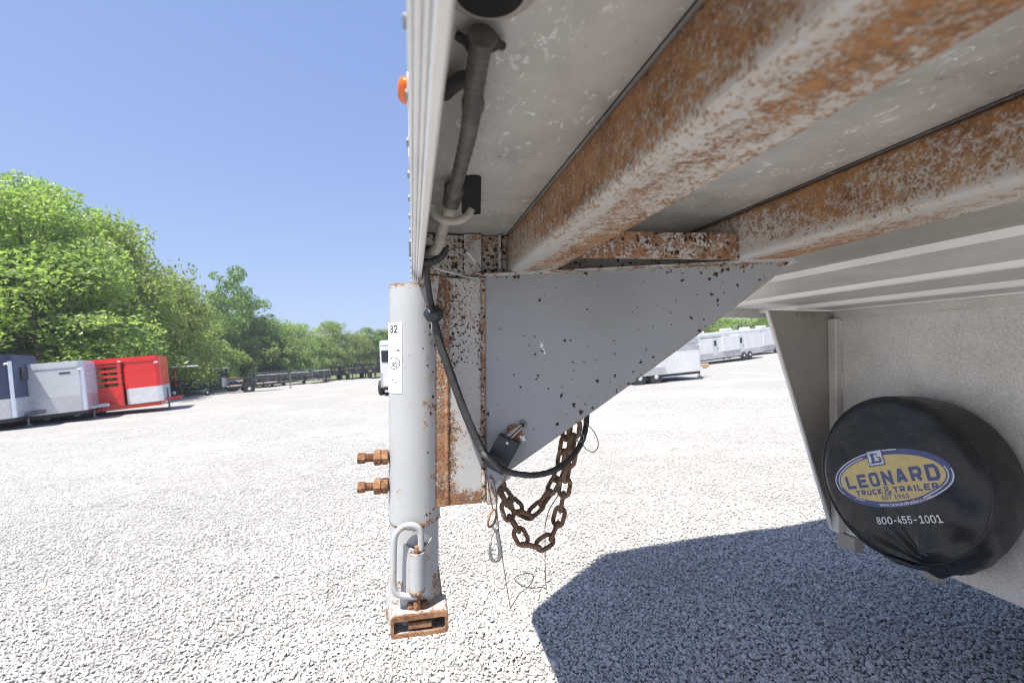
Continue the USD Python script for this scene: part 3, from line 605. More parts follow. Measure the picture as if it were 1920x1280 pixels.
obj('bottom_bracket', box(WALL_X - .01, WALL_X + .04, 1.60, 1.66, WB - .05, WB - .003, .004), HEAVY, T, near=True, masks={'rust': lambda P: np.full(len(P), .15), 'pits': nopit})
# the rest of the body, behind the front wall
obj('body_shell', prism(sg.box(2.34, NOSE_NEAR, 5, 2.10).difference(sg.box(2.3, NOSE_NEAR + .004, 4.996, 2.096)), 'z', WB, .185), WHITE, T, near=True)
obj('body_floor', box(2.35, 4.98, NOSE_NEAR + .01, 2.09, WB + .002, WB + .06), HEAVY, T, near=True, masks={'rust': lambda P: np.full(len(P), .2), 'pits': nopit})

# ceiling hole with its cap close to the eye
hc = tuple(on(918, -22, Z=.258)[:2])
cap = obj('cable_port', lathe([(0, .034), (.012, .036), (.016, .030), (.0165, .027)], (*hc, ZC - .0005), (*hc, -1), 36), GROM, T, near=True, smooth=40)
obj('port_hole', lathe([(0, .026), (.0008, .0255)], (*hc, ZC - .0172), (*hc, -1), 30), HOLE, cap, near=True)
slot = rrect(.072, .094, .60, .80, .0105, 6)
sp = [on(q[0], q[1], Z=ZC)[:2] for q in ((870, 400), (897, 400), (897, 328), (870, 332))]
so = sg.Polygon(sp).buffer(-.006).buffer(.0105, quad_segs=8)
obj('slot_hole', prism(so, 'z', ZC - .0012, ZC - .0004), HOLE, T, near=True)

# ------------------------------------------------------------------ wiring harness, hung under the nose
def on_path(pts): return [on(x, y, **{k: v}) for x, y, k, v in pts]
W1 = thing('wiring_harness', 'black taped wiring conduit hanging along the nose rail down to the coupler', 'cable')
main = spline(on_path([(906, 66, 'Z', .250), (899, 100, 'Z', .246), (890, 160, 'Z', .238), (885, 210, 'Z', .235), (876, 262, 'Z', .232), (862, 320, 'Z', .229), (850, 368, 'Z', .226)]), 20)
s = np.linspace(0, 1, len(main)); rr = .0090 + .0006 * np.sin(s * 150) + .0022 * np.exp(-((s - .45) / .03) ** 2) + .003 * np.exp(-((s - 0) / .05) ** 2)
obj('conduit', tube(main, rr, 16), CONDUIT, W1, near=True, smooth=True)
low = spline(on_path([(852, 352, 'Y', .70), (843, 392, 'Y', .76), (832, 420, 'Y', .82), (826, 448, 'Y', .88), (817, 468, 'Y', .92), (803, 478, 'Y', .955)]), 18)
s = np.linspace(0, 1, len(low)); obj('conduit', tube(low, .0105 + .0007 * np.sin(s * 110), 16), GROM, W1, near=True, smooth=True)
loop = spline([on(x, y, Y=.70) for x, y in ((806, 384), (815, 402), (835, 413), (858, 414), (876, 405), (884, 392))], 10)
obj('hanger_loop', tube(loop, .0062, 12), GROM, W1, near=True, smooth=True)
obj('hanger_cup', lathe([(0, .0135), (.02, .0150), (.034, .0165), (.0345, .012)], on(845, 385, Y=.735), on(856, 335, Y=.70), 24), CONDUIT, W1, near=True, smooth=40)
obj('conduit_branch', tube(spline(on_path([(888, 148, 'Z', .24), (865, 150, 'Z', .252), (848, 162, 'Z', .266), (834, 176, 'Z', .271)]), 6), [.0075] * 19, 12), BLACKRUB, W1, near=True, smooth=True)
st = on_path([(856, 66, 'Z', .268), (880, 80, 'Z', .262), (906, 74, 'Z', .258), (925, 80, 'Z', .262), (942, 86, 'Z', .268)])
obj('hanger_strap', tube(spline(st, 6), [.004] * 6 + [.0075] * 13 + [.004] * 6, 10), BLACKRUB, W1, near=True, smooth=True)
obj('clamp_ring', tube([on(803, 478, Y=.955) + np.array([.018 * math.cos(t), 0.004 * math.sin(t), .016 * math.sin(t)]) for t in np.linspace(0, 2 * np.pi, 28, endpoint=False)], .006, 10, True), CONDUIT, W1, near=True, smooth=True)
obj('clamp_band', tube(spline([on(x, y, Y=.93) for x, y in ((792, 492), (812, 490), (830, 478), (836, 466))], 8), .0075, 12), BLACKRUB, W1, near=True, smooth=True)
cab = spline([on(799, 488, Y=.97), on(801, 520, Y=.99), on(806, 556, Y=1.0), on(813, 588, Y=1.0), on(824, 640, Y=1.0), on(845, 700, Y=1.0), on(868, 764, Y=1.0), on(890, 815, Y=.998), on(907, 848, Y=.99), on(930, 872, Y=.965), on(960, 886, Y=.95), on(1005, 890, Y=.955), on(1045, 878, Y=.97), on(1075, 853, Y=1.0), on(1093, 822, Y=1.03), on(1100, 785, Y=1.05), on(1098, 755, Y=1.06)], 14)
s = np.linspace(0, 1, len(cab)); rr = .0066 + .0026 * smooth01((.30 - np.abs(s - .30)) / .1) * smooth01((s - .16) / .1) * .9 + .0003 * np.sin(s * 260)
obj('trailer_cable', tube(cab, rr, 14), BLACKRUB, W1, near=True, smooth=True)
kn = trimesh.creation.icosphere(subdivisions=3); kv = kn.vertices * (1 + .35 * (meshkit.fbm(kn.vertices * 2.4 + 5, 3, 2)[:, None] - .5)); kc = on(813, 588, Y=.995)
obj('tape_knot', trimesh.Trimesh(kv * [.0215, .017, .0185] + kc, kn.faces, process=False), TAPE, W1, near=True, smooth=True)
obj('cable_tail', tube(spline([on(905, 850, Y=.985), on(916, 857, Y=.968), on(938, 880, Y=.952)], 8), [.006] * 17, 10), CONDUIT, W1, near=True, smooth=True)

def wire(name, label, cat_, pts, r, mat, parent=None, n=8):
    m = tube(spline(pts, n), r, 7)
    p = obj(name, m, mat, parent, near=True, smooth=True)
    if parent is None: tag(p, label, cat_)
    return p
TW = thing('loose_lamp_wire', 'thin loose black wires with a pale crimp above the coupler box', 'wire')
Yq = 1.0
obj('wire', tube(spline([on(x, y, Y=Yq) for x, y in ((812, 500), (826, 482), (845, 468), (862, 464), (876, 470), (884, 480))], 8), .0011, 7), BLACKRUB, TW, near=True, smooth=True)
obj('crimp', tube([on(876, 472, Y=Yq - .002), on(893, 492, Y=Yq - .002)], .0035, 10), WIREW, TW, near=True)
obj('wire', tube(spline([on(x, y, Y=Yq) for x, y in ((892, 491), (900, 500), (904, 508))], 8), .0011, 7), BLACKRUB, TW, near=True, smooth=True)
obj('wire', tube(spline([on(x, y, Y=Yq) for x, y in ((808, 495), (826, 506), (850, 512), (872, 519), (897, 522))], 8), [.0022] * 17 + [.0012] * 16, 7), WIREW, TW, near=True, smooth=True)

# ------------------------------------------------------------------ breakaway switch
BS = thing('breakaway_switch', 'black plastic breakaway switch box with a white dot on the grey gusset plate', 'switch box')
def offg(x, y, o):          # a point at this pixel, o metres in front of the gusset plate
    d = ray(x, y); q = GA - gn * o; s_ = (q @ gn) / (d[:2] @ gn); return d * s_
c4 = [(936, 813), (975, 830), (942, 891), (904, 870)]
fr = [offg(x, y, .032) for x, y in c4]; ctr = np.mean(fr, 0); back = [offg(x, y, .004) * .5 + (np.array(f_) + np.array([gn[0], gn[1], 0]) * .028) * .5 for (x, y), f_ in zip(c4, fr)]
fr_in = [f_ + (ctr - f_) * .05 - np.array([gn[0], gn[1], 0]) * .0025 for f_ in fr]
hs_ = obj('housing', hull(np.vstack([fr, back, fr_in])), PLASTICBOX, BS, near=True)
dp = offg(951, 830, .0372); obj('indicator_dot', trimesh.creation.icosphere(subdivisions=2, radius=.0032).apply_translation(dp), WHITEINK, hs_, near=True, smooth=True)
for q in (((948, 819), (962, 806), (978, 797)), ((958, 822), (970, 810), (981, 799)), ((954, 818), (972, 800), (979, 795))):
    obj('wire', tube(spline([offg(*q[0], .024), offg(*q[1], .016), offg(*q[2], .001)], 8), .0015, 7), WIREW, BS, near=True, smooth=True)
obj('eye_nut', tube([offg(979, 796, .004) + .0075 * (math.cos(t) * np.array([gu[0], gu[1], 0]) + math.sin(t) * np.array([0, 0, 1])) for t in np.linspace(0, 2 * np.pi, 20, endpoint=False)], .0022, 8, True), ZINC, BS, near=True, smooth=True)
# pin cables hanging out of the box: a loop, a quick link, a snap hook
BC = thing('breakaway_cable', 'thin breakaway cable with rusty ring and long wire hanging under the switch box', 'cable')
YB = .99
P_ = lambda l, yy=YB: [on(x, y, Y=yy) for x, y in l]
obj('cable', tube(spline(P_([(913, 889), (917, 915), (921, 940), (925, 958)]), 8), .0013, 7), CABLE, BC, near=True, smooth=True)
obj('cable', tube(spline(P_([(919, 889), (927, 905), (930, 935), (932, 962), (935, 994)]), 8), .0013, 7), CABLE, BC, near=True, smooth=True)
rc_ = on(923, 971, Y=YB); obj('quick_ring', tube([rc_ + np.array([.0095 * math.cos(t) + .004 * math.sin(t), .006 * math.cos(t), .0185 * math.sin(t)]) for t in np.linspace(0, 2 * np.pi, 30, endpoint=False)], .0026, 9, True), ORANGE_RUST, BC, near=True, smooth=True, masks=mk)
obj('cable', tube(spline(P_([(935, 992), (940, 1030), (948, 1085), (954, 1122), (957, 1139), (962, 1132), (975, 1112), (990, 1100), (998, 1088), (1000, 1078), (990, 1074), (974, 1077), (965, 1085), (978, 1097), (996, 1102), (1016, 1100), (1024, 1104), (1024, 1100), (1022, 1060), (1022, 1010), (1022, 985)]), 10), .00105, 6), CABLE, BC, near=True, smooth=True)
obj('cable', tube(spline(P_([(1022, 985), (1030, 955), (1045, 930), (1052, 912)], 1.03), 8), .0012, 6), CABLE, BC, near=True, smooth=True)
SH = thing('snap_hook', 'small zinc snap hook hanging from the rusty ring', 'hook')
hk = P_([(931, 988), (934, 1006), (937, 1025), (938, 1040), (933, 1049), (925, 1050), (920, 1043), (919, 1030), (920, 1018)])
obj('hook_body', tube(spline(hk, 8), np.interp(np.linspace(0, 1, 65), [0, .1, .4, .7, 1], [.0032, .0046, .0050, .0038, .0026]), 12), ZINC, SH, near=True, smooth=True)
obj('gate', tube(spline(P_([(920, 1020), (922, 1008), (928, 994)]), 6), .0012, 8), ZINC, SH, near=True, smooth=True)
obj('hook_eye', tube([on(929, 986, Y=YB) + np.array([.006 * math.cos(t), .003 * math.sin(t), .006 * math.sin(t)]) for t in np.linspace(0, 2 * np.pi, 20, endpoint=False)], .0024, 8, True), ZINC, SH, near=True, smooth=True)
SC = thing('looped_steel_cable', 'thin wire loop with a small ring beside the upper end of the rusty chain', 'cable')
obj('loop', tube(spline(P_([(1088, 781), (1091, 800), (1089, 820), (1096, 838), (1110, 847), (1120, 840), (1121, 826), (1113, 808), (1100, 794), (1092, 784)], 1.0), 8), .0011, 6), CABLE, SC, near=True, smooth=True)
ec = on(1088, 821, Y=1.0); obj('ring', tube([ec + np.array([.0105 * math.cos(t), .005 * math.cos(t), .0085 * math.sin(t)]) for t in np.linspace(0, 2 * np.pi, 24, endpoint=False)], .0016, 8, True), ZINC, SC, near=True, smooth=True)

# ------------------------------------------------------------------ safety chains, link by link
def link_mesh(Lo=.054, Wo=.036, d=.0108):
    r = Wo / 2 - d / 2; h_ = Lo / 2 - d / 2 - r; p = []
    for t in np.linspace(-np.pi / 2, np.pi / 2, 9): p.append((h_ + r * math.cos(t), r * math.sin(t), 0))
    for t in np.linspace(np.pi / 2, 3 * np.pi / 2, 9): p.append((-h_ + r * math.cos(t), r * math.sin(t), 0))
    return tube(np.array(p), d / 2, 9, True)
LM = link_mesh()
cm = {'rust': lambda P: np.clip(.72 + .9 * (fb(P, 26, 2) - .5), 0, 1), 'pits': lambda P: np.clip(.25 + (fb(P, 22, 3) - .5), 0, 1)}
def chain(label, pts, twist0):
    t = thing('safety_chain', label, 'chain')
    p = spline(pts, 30); d = np.r_[0, np.cumsum(np.linalg.norm(np.diff(p, axis=0), axis=1))]
    pitch = .0335; n = int(d[-1] / pitch); at = (np.arange(n) + .5) * d[-1] / n
    for k, s_ in enumerate(at):
        c = np.array([np.interp(s_, d, p[:, i]) for i in range(3)]); e = np.array([np.interp(min(s_ + .012, d[-1]), d, p[:, i]) - np.interp(max(s_ - .012, 0), d, p[:, i]) for i in range(3)])
        e /= np.linalg.norm(e); up = np.array([.25, 1.0, .1]); up -= e * (up @ e); up /= np.linalg.norm(up); sd = np.cross(e, up)
        a_ = twist0 + (k % 2) * math.pi / 2 + .22 * math.sin(k * 2.3); u2 = math.cos(a_) * up + math.sin(a_) * sd; v2 = np.cross(u2, e)
        m = trimesh.Trimesh(LM.vertices @ np.stack([e, v2, u2]) + c, LM.faces, process=False)
        if m.volume < 0: m.invert()
        obj('link', m, CHAINR, t, near=True, smooth=True, masks=cm)
    return t
chain('rusty safety chain looping lowest below the gusset plate', P_([(1078, 790), (1072, 835), (1062, 890), (1054, 940), (1046, 975), (1034, 1005), (1010, 1022), (985, 1018), (970, 992), (955, 965), (945, 935), (934, 912), (925, 893)], 1.04), .35)
chain('rusty safety chain draped in the shorter upper loop', P_([(1064, 795), (1058, 840), (1050, 880), (1036, 912), (1018, 940), (1000, 958), (986, 966), (972, 952), (956, 938), (940, 915), (930, 893)], 1.085), .9)
EY = thing('chain_shackle', 'grey steel hook holding both rusty chains behind the switch box', 'hook')
obj('bow', tube(spline(P_([(925, 912), (938, 900), (950, 893), (955, 885), (948, 880), (936, 882)], 1.03), 8), .0075, 12), RUSTY, EY, near=True, smooth=True, masks={'rust': lambda P: np.full(len(P), .3), 'pits': nopit})
obj('tab', fine(box(.165, .19, 1.03, 1.06, -.352, -.29, .002), .01), RUSTY, EY, near=True, masks={'rust': lambda P: np.full(len(P), .5), 'pits': lambda P: np.full(len(P), .4)})

# ------------------------------------------------------------------ spare wheel under its cover, on the front wall
SPC, SAX, SR = np.array([2.069, 1.62, -.567]), .088, .352
sn = np.array([math.cos(SAX), 0, -math.sin(SAX)]); sv = np.array([math.sin(SAX), 0, math.cos(SAX)])
PIN = np.array([.165, -.315])
def face_g(a, b):
    r = np.hypot(a, b) / SR; dx, dy = a - PIN[0], b - PIN[1]; rp = np.hypot(dx, dy); an = np.arctan2(dy, dx)
    g_ = .014 * np.clip(1 - r ** 2, 0, 1) + .012 * smooth01((1 - r) / .10) - .012
    fold = np.exp(-rp / .16) * smooth01((1 - r) / .12)
    g_ += fold * (.014 * np.cos(9 * an + .6) + .007 * np.cos(17 * an))
    ridge_an = math.atan2(.30, -.02)
    g_ += .019 * np.exp(-((an - ridge_an) * rp / .030) ** 2) * np.exp(-(rp / .27) ** 2) * smooth01((1 - r) / .15)
    g_ += .009 * np.sin(26 * (a * .35 + b) + 5 * a) * smooth01((a - .08) / .18) * smooth01((1 - r) / .1)
    g_ += .008 * np.sin(18 * (b - a * .6)) * smooth01((-a - .16) / .14) * smooth01((1 - r) / .1)
    return g_ + .008 * (meshkit.fbm(np.stack([a * 5, b * 5, 0 * a], -1), 3, 5) - .5)
def on_face(a, b, up=0.0):
    a, b = np.asarray(a, float), np.asarray(b, float)
    return SPC + b[..., None] * sv + a[..., None] * np.array([0, -1.0, 0]) - (face_g(a, b) + up)[..., None] * sn
SW = thing('spare_wheel', 'spare wheel in black vinyl cover with yellow and blue oval emblem on the wall', 'spare wheel')
nr, na = 34, 160
rad = SR * np.linspace(0, 1, nr) ** .85; th = np.linspace(0, 2 * np.pi, na, endpoint=False)
RA, TH = np.meshgrid(rad, th, indexing='ij'); fv = on_face(RA * np.cos(TH), RA * np.sin(TH)).reshape(-1, 3); i = np.arange(nr * na).reshape(nr, na); j = np.roll(i, -1, 1)
q = np.stack([i[:-1], i[1:], j[1:], j[:-1]], -1).reshape(-1, 4)
cov = obj('cover_face', (fv, q), VINYL, SW, near=True, smooth=True)
# band round the tread, loose and puckered at the bottom
nb = 30; tt = np.linspace(0, 1, nb); TT, TH = np.meshgrid(tt, th, indexing='ij')
bag = np.exp(-((np.angle(np.exp(1j * (TH - math.radians(-68)))) ) / .42) ** 2)
near_side = np.exp(-((np.angle(np.exp(1j * (TH - math.radians(-38))))) / .75) ** 2)
rb = SR + .010 * np.sin(np.pi * TT) + bag * (.035 * smooth01(TT / .5) + .004 * np.sin(TH * 26 + TT * 5)) + near_side * (.007 * np.sin(TH * 12 + TT * 6.5) + .003 * np.sin(TH * 27 + TT * 9)) * smooth01(TT / .12) * smooth01((.9 - TT) / .5)
rb -= .018 * np.exp(-((np.angle(np.exp(1j * (TH - math.atan2(PIN[1], PIN[0])))) ) / .06) ** 2) * (1 - TT)
rb -= .05 * smooth01((TT - .86) / .14)
A_, B_ = rb * np.cos(TH), rb * np.sin(TH); g0 = face_g(SR * np.cos(TH), SR * np.sin(TH)) * (1 - TT)
bv = (SPC + B_[..., None] * sv + A_[..., None] * np.array([0, -1.0, 0]) + (TT * .215 - g0)[..., None] * sn).reshape(-1, 3); i = np.arange(nb * na).reshape(nb, na); j = np.roll(i, -1, 1)
obj('cover_band', (bv, np.stack([i[:-1], i[1:], j[1:], j[:-1]], -1).reshape(-1, 4)[:, ::1]), VINYL, SW, near=True, smooth=True)
obj('piping', tube(on_face((SR - .001) * np.cos(th), (SR - .001) * np.sin(th), .0), .0042, 8, True), VINYL, SW, near=True, smooth=True)
obj('tyre', lathe([(0, .25), (.02, .30), (.05, .325), (.15, .325), (.18, .29), (.2, .18)], SPC + sn * .035, SPC + sn, 48), BLACKRUB, SW, near=True, smooth=40)
obj('drawstring_flap', tube(np.array([on_face(x, y, u) for x, y, u in ((.165, -.318, .004), (.12, -.338, .014), (.05, -.345, .016), (-.02, -.352, .006))]), [.004, .010, .012, .004], 8), VINYL, SW, near=True, smooth=True)
# emblem
EA, EC = math.radians(21.5), np.array([-.008, -.008])
def emb(m, up):
    """Lay flat print (x along the lettering, y up it) on the cover face."""
    m = fine(m, .012); v = m.vertices; ca, sa = math.cos(EA), math.sin(EA)
    a = EC[0] + v[:, 0] * ca - v[:, 1] * sa; b = EC[1] + v[:, 0] * sa + v[:, 1] * ca
    return trimesh.Trimesh(on_face(a, b, up + v[:, 2]), m.faces, process=False)
flat = lambda poly, d=.0003: cat([trimesh.creation.extrude_polygon(p, d, engine='earcut') for p in getattr(poly, 'geoms', [poly])])
ell = lambda a, b: shapely.affinity.scale(sg.Point(0, 0).buffer(1, 40), a, b)
def text(t, h, cx, y, w, bold=True):
    m = meshkit.text_mesh(t, h, .0003, bold); x0, x1 = m.vertices[:, 0].min(), m.vertices[:, 0].max(); m.vertices[:, 0] = cx + ((m.vertices[:, 0] - x0) / (x1 - x0) - .5) * w; m.vertices[:, 1] += y; return m
import shapely.affinity
obj('emblem_border', emb(flat(ell(.262, .122)), .0012), NAVYINK, cov, near=True, smooth=True)
obj('emblem_field', emb(flat(ell(.232, .098)), .0022), YELLINK, cov, near=True, smooth=True)
def arc(a, b, w, t0, t1):
    t = np.radians(np.linspace(t0, t1, 40)); return sg.LineString(np.column_stack([a * np.cos(t), b * np.sin(t)])).buffer(w, cap_style='flat')
obj('emblem_outline', cat(emb(flat(arc(.258, .118, .0022, 72, 205)), .0022), emb(flat(arc(.240, .106, .0020, 110, 190)), .0022), emb(flat(arc(.240, .106, .0020, -58, 12)), .0022), emb(flat(arc(.257, .117, .0022, -55, 5)), .0022), emb(flat(arc(.240, .104, .0016, 222, 236)), .0022)), WHITEINK, cov, near=True, smooth=True)
GLYPH = {   # broad capitals drawn as strokes in a unit square
 'L': [[(0, 1), (0, 0), (1, 0)]], 'E': [[(1, 1), (0, 1), (0, 0), (1, 0)], [(0, .5), (.9, .5)]], 'O': [[(.12, 0), (.88, 0), (1, .15), (1, .85), (.88, 1), (.12, 1), (0, .85), (0, .15), (.12, 0), (.5, 0)]],
 'N': [[(0, 0), (0, 1), (1, 0), (1, 1)]], 'A': [[(0, 0), (.42, 1), (.58, 1), (1, 0)], [(.2, .3), (.8, .3)]], 'R': [[(0, 0), (0, 1), (.85, 1), (1, .88), (1, .56), (.85, .45), (0, .45)], [(.5, .45), (1, 0)]],
 'D': [[(0, 0), (0, 1), (.78, 1), (1, .78), (1, .22), (.78, 0), (0, 0), (0, .4)]], 'T': [[(0, 1), (1, 1)], [(.5, 1), (.5, 0)]], 'U': [[(0, 1), (0, .15), (.15, 0), (.85, 0), (1, .15), (1, 1)]],
 'C': [[(1, .8), (.88, 1), (.12, 1), (0, .85), (0, .15), (.12, 0), (.88, 0), (1, .2)]], 'K': [[(0, 0), (0, 1)], [(1, 1), (.1, .5), (1, 0)]], 'I': [[(.5, 0), (.5, 1)]]}
def capitals(t, x0, y0, w, h, weight, gap=.16):
    """Broad block capitals from x0, standing on y0; heights h may be a pair (left, right)."""
    h0, h1 = h if isinstance(h, tuple) else (h, h); ws = [.3 if c == 'I' else 1.0 for c in t]; u = w / (sum(ws) + gap * 2 * (len(t) - 1)); x = x0; out = []
    for c, wc in zip(t, ws):
        cw = u * wc; hh = h0 + (h1 - h0) * (x - x0) / w; q = weight / 2
        st = [sg.LineString([(x + q + (cw - 2 * q) * a_, y0 + q + (hh - 2 * q) * b_) for a_, b_ in l]).buffer(q, cap_style='square' if c in 'EFLTHNKI' else 'flat', join_style='mitre', mitre_limit=1.6) for l in GLYPH[c]]
        out.append(flat(shapely.union_all(st).intersection(sg.box(x - .001, y0, x + cw + .001, y0 + hh)))); x += cw + u * gap * 2
    return cat(out)
obj('name_lettering', emb(capitals('LEONARD', -.204, -.030, .416, (.058, .066), .0135), .0030), NAVYINK, cov, near=True, label='blue capitals LEONARD across the emblem')
obj('trade_lettering', cat(emb(capitals('TRUCK', -.168, -.064, .130, .0245, .0062), .0030), emb(capitals('TRAILER', .014, -.064, .182, .0255, .0062), .0030), emb(text('&', .034, -.012, -.068, .034, False), .0030), emb(text('INC.', .006, .211, -.056, .014, False), .0030)), NAVYINK, cov, near=True, label='blue capitals TRUCK & TRAILER')
obj('date_lettering', emb(text('EST 1963', .0165, .012, -.087, .122), .0030), NAVYINK, cov, near=True, label='blue EST 1963')
t = text('www.leonardtrailers.com', .0125, .045, -.0, .235); v = t.vertices; v[:, 1] += -.1165 + .0035 * 0 + (1 - np.sqrt(np.clip(1 - (v[:, 0] / .27) ** 2, 0, 1))) * .11 + .0005
obj('web_lettering', emb(t, .0030), WHITEINK, cov, near=True, label='white web address along the emblem border')
obj('phone_lettering', emb(text('800-455-1001', .0285, .030, -.187, .268), .0018), WHITEINK, cov, near=True, label='white telephone number 800-455-1001')
obj('badge_square', emb(flat(sg.box(-.060, .056, .016, .126)), .0030), NAVYINK, cov, near=True, smooth=True)
obj('badge_panel', emb(flat(sg.box(-.055, .061, .011, .121)), .0038), WHITEINK, cov, near=True, smooth=True)
Lp = sg.Polygon([(-.047, .112), (-.020, .112), (-.020, .106), (-.027, .106), (-.027, .077), (-.005, .077), (.0, .088), (.005, .088), (.003, .068), (-.047, .068), (-.047, .074), (-.041, .074), (-.041, .106), (-.047, .106)])
obj('badge_letters', cat(emb(flat(Lp), .0046), emb(text('T', .019, -.014, .091, .015), .0046), emb(text('T', .019, -.004, .074, .015), .0050)), NAVYINK, cov, near=True)

# ------------------------------------------------------------------ background vehicles
def shiny(name, color, rough=.28, metal=0.0): return plain(name, color, rough, metal, .05, 1.5, coat=.4)
NAVY, RED, LIGHTG, WHITEB = plain('navy_paint', (.018, .028, .065), .35, 0, .05, 1.5), shiny('red_paint', (.62, .018, .012)), shiny('pale_grey_paint', (.44, .46, .48)), shiny('white_body_paint', (.56, .57, .58))
SILVER = plain('polished_silver_panel', (.46, .465, .48), .3, .55, .08, 2.0, .002, 7.0)
TYRE = plain('tyre_rubber', (.03, .03, .03), .75, 0, .2, 9.0)
RIM = plain('white_wheel', (.62, .62, .62), .4, .2, .08, 6.0)
DARKM = plain('black_frame_paint', (.022, .023, .026), .45, 0, .2, 6.0)
GALV = plain('galvanised_frame', (.20, .205, .21), .45, .5, .15, 8.0)
GLASS = plain('dark_window_glass', (.015, .017, .02), .08, 0, .1, 2.0)
CHROME = plain('bright_trim', (.72, .72, .72), .25, .7, .05, 4.0)
WOODD = plain('weathered_deck_boards', (.30, .25, .20), .8, 0, .25, 12.0)
YELLOW = shiny('yellow_paint', (.62, .38, .03)); REDL = plain('red_marker', (.5, .01, .01), .3, 0, .05, 4.0); TAN = plain('rusty_tan_paint', (.42, .27, .14), .6, 0, .2, 9.0)
OPENIN = plain('dark_trailer_interior', (.06, .05, .05), .8, 0, .2, 3.0)

def wheel(parent, x, y, r=.34, w=.22, side=1):
    t = obj('tyre', lathe([(0, r * .62), (.02, r * .93), (.05, r), (w - .05, r), (w - .02, r * .93), (w, r * .62)], (x, y - w / 2, r), (x, y + w, r), 28), TYRE, parent, smooth=40)
    yo = y + side * w / 2 - side * .03
    obj('rim', lathe([(0, r * .60), (.025, r * .56), (.03, r * .3), (.05, r * .2), (.055, .02)], (x, yo, r), (x, yo + side, r), 20), RIM, t, smooth=30)
def nrect(L, W, r): return rrect(-L, 0, -W / 2, W / 2, r, 6)
def roofed(L, W, z, mat, parent, name='roof', r=.18, h=.16):
    pl = nrect(L, W, r); parts = [prism(pl, 'z', z, z + .05)]
    n = 5
    for k in range(n):
        a0 = k / n; ins = .16 * (1 - math.cos(a0 * math.pi / 2)) + .012; parts.append(prism(pl.buffer(-ins), 'z', z + .05 + h * math.sin(a0 * math.pi / 2), z + .05 + h * math.sin((k + 1) / n * math.pi / 2)))
    return obj(name, cat(parts), mat, parent, smooth=50)
def tongue(parent, W, mat, L=1.05, z=.42):
    obj('hitch_frame', cat(tube([(-.1, W * .36, z), (L - .15, .04, z)], .05, 6), tube([(-.1, -W * .36, z), (L - .15, -.04, z)], .05, 6), box(L - .22, L + .12, -.06, .06, z - .05, z + .07, .02)), mat, parent)
    j = obj('tongue_jack', cat(cyl((L - .32, .0, .05), (L - .32, .0, z + .45), .032, 12), cyl((L - .32, 0, .02), (L - .32, 0, .06), .10, 12)), GALV, parent)
    obj('jack_crank', tube([(L - .32, 0, z + .43), (L - .32, -.14, z + .43), (L - .32, -.14, z + .34)], .014, 8), GALV, j)
def box_trailer(name, label, loc, head, L, W, Hh, top, low, split, cattype='trailer', z0=.38, pitch=2.0, window=None, front_split=None, wheels=2, group=None, tl=1.05):
    t = thing(name, label, cattype, loc, math.degrees(head), pitch, group)
    pl = nrect(L, W, .16)
    obj('lower_panel', prism(pl.buffer(.006), 'z', z0, split), low, t, smooth=40)
    up = obj('upper_body', prism(pl, 'z', split + .002, Hh - .22), top, t, smooth=40)
    roofed(L + .02, W + .03, Hh - .22, top, t)
    obj('chassis', box(-L + .05, -.05, -W / 2 + .08, W / 2 - .08, z0 - .12, z0 - .005), DARKM, t)
    for sy in (-1, 1):
        obj('corner_trim', prism(sg.Point(-.16, sy * (W / 2 - .16)).buffer(.168, 12).difference(sg.Point(-.16, sy * (W / 2 - .16)).buffer(.1615, 12)).intersection(sg.Polygon([(-.16, sy * (W / 2 - .16)), (-.16 + .35, sy * (W / 2 - .16 + .18)), (-.16 + .18, sy * (W / 2 - .16 + .35))])), 'z', z0 + .01, Hh - .235), CHROME if top is not RED else top, t, smooth=30)
        obj('marker_lamp', box(-.16, -.05, sy * (W / 2 + .004) - .02, sy * (W / 2 + .004) + .02, Hh - .34, Hh - .28, .008), WHITE, t)
        obj('fender', prism(sg.Polygon([(-L * .62 - .55 - (wheels - 1) * .42, .40), (-L * .62 - .42 - (wheels - 1) * .4, .72), (-L * .62 + .42, .72), (-L * .62 + .55, .40)]), 'y', *sorted((sy * (W / 2 + .005), sy * (W / 2 + .22)))), SILVER if top is not RED else RED, t)
        for k in range(wheels): wheel(t, -L * .62 - k * .8, sy * (W / 2 + .10), .33, .20, sy)
    tongue(t, W, top if top is RED else (GALV if top is NAVY else WHITEB), tl)
    if window:
        for (wx, wy0, wz0, wy1, wz1) in window:
            f = obj('window', box(.002, .03, wy0, wy1, wz0, wz1, .01), DARKM, t); obj('pane', box(.028, .036, wy0 + .04, wy1 - .04, wz0 + .04, wz1 - .04), GLASS, f)
    # rear door
    d = obj('rear_door', box(-L - .03, -L - .002, -W / 2 + .12, W / 2 - .12, z0 + .05, Hh - .3, .01), top, t); obj('door_bar', cyl((-L - .05, 0, z0 + .1), (-L - .05, 0, Hh - .35), .018, 8), GALV, d)
    return t
HV = np.array([.956, .292]); LV = np.array([-HV[1], HV[0]]); HA = math.atan2(HV[1], HV[0])
def by_corner(px, py, W, back=0.0):
    g = place(px, py); c = g[:2] + LV * (W / 2) - HV * back; return (c[0], c[1], float(ground_z(*c)))
box_trailer('horse_trailer', 'dark navy horse trailer with silver lower panels and small front window', by_corner(33, 806, 2.05), HA, 4.3, 2.05, 2.36, NAVY, SILVER, .98, pitch=3.0, tl=.25, window=[(0, -.45, 1.52, .30, 1.93)])
cg = box_trailer('cargo_trailer', 'pale grey enclosed cargo trailer between the navy and the red trailers', by_corner(166, 789, 1.95), HA, 3.8, 1.95, 2.1, LIGHTG, SILVER, .92, pitch=3.0, wheels=1, tl=.25)
obj('name_badge', box(-.62, -.34, -.985, -.976, 1.68, 1.73), DARKM, cg)
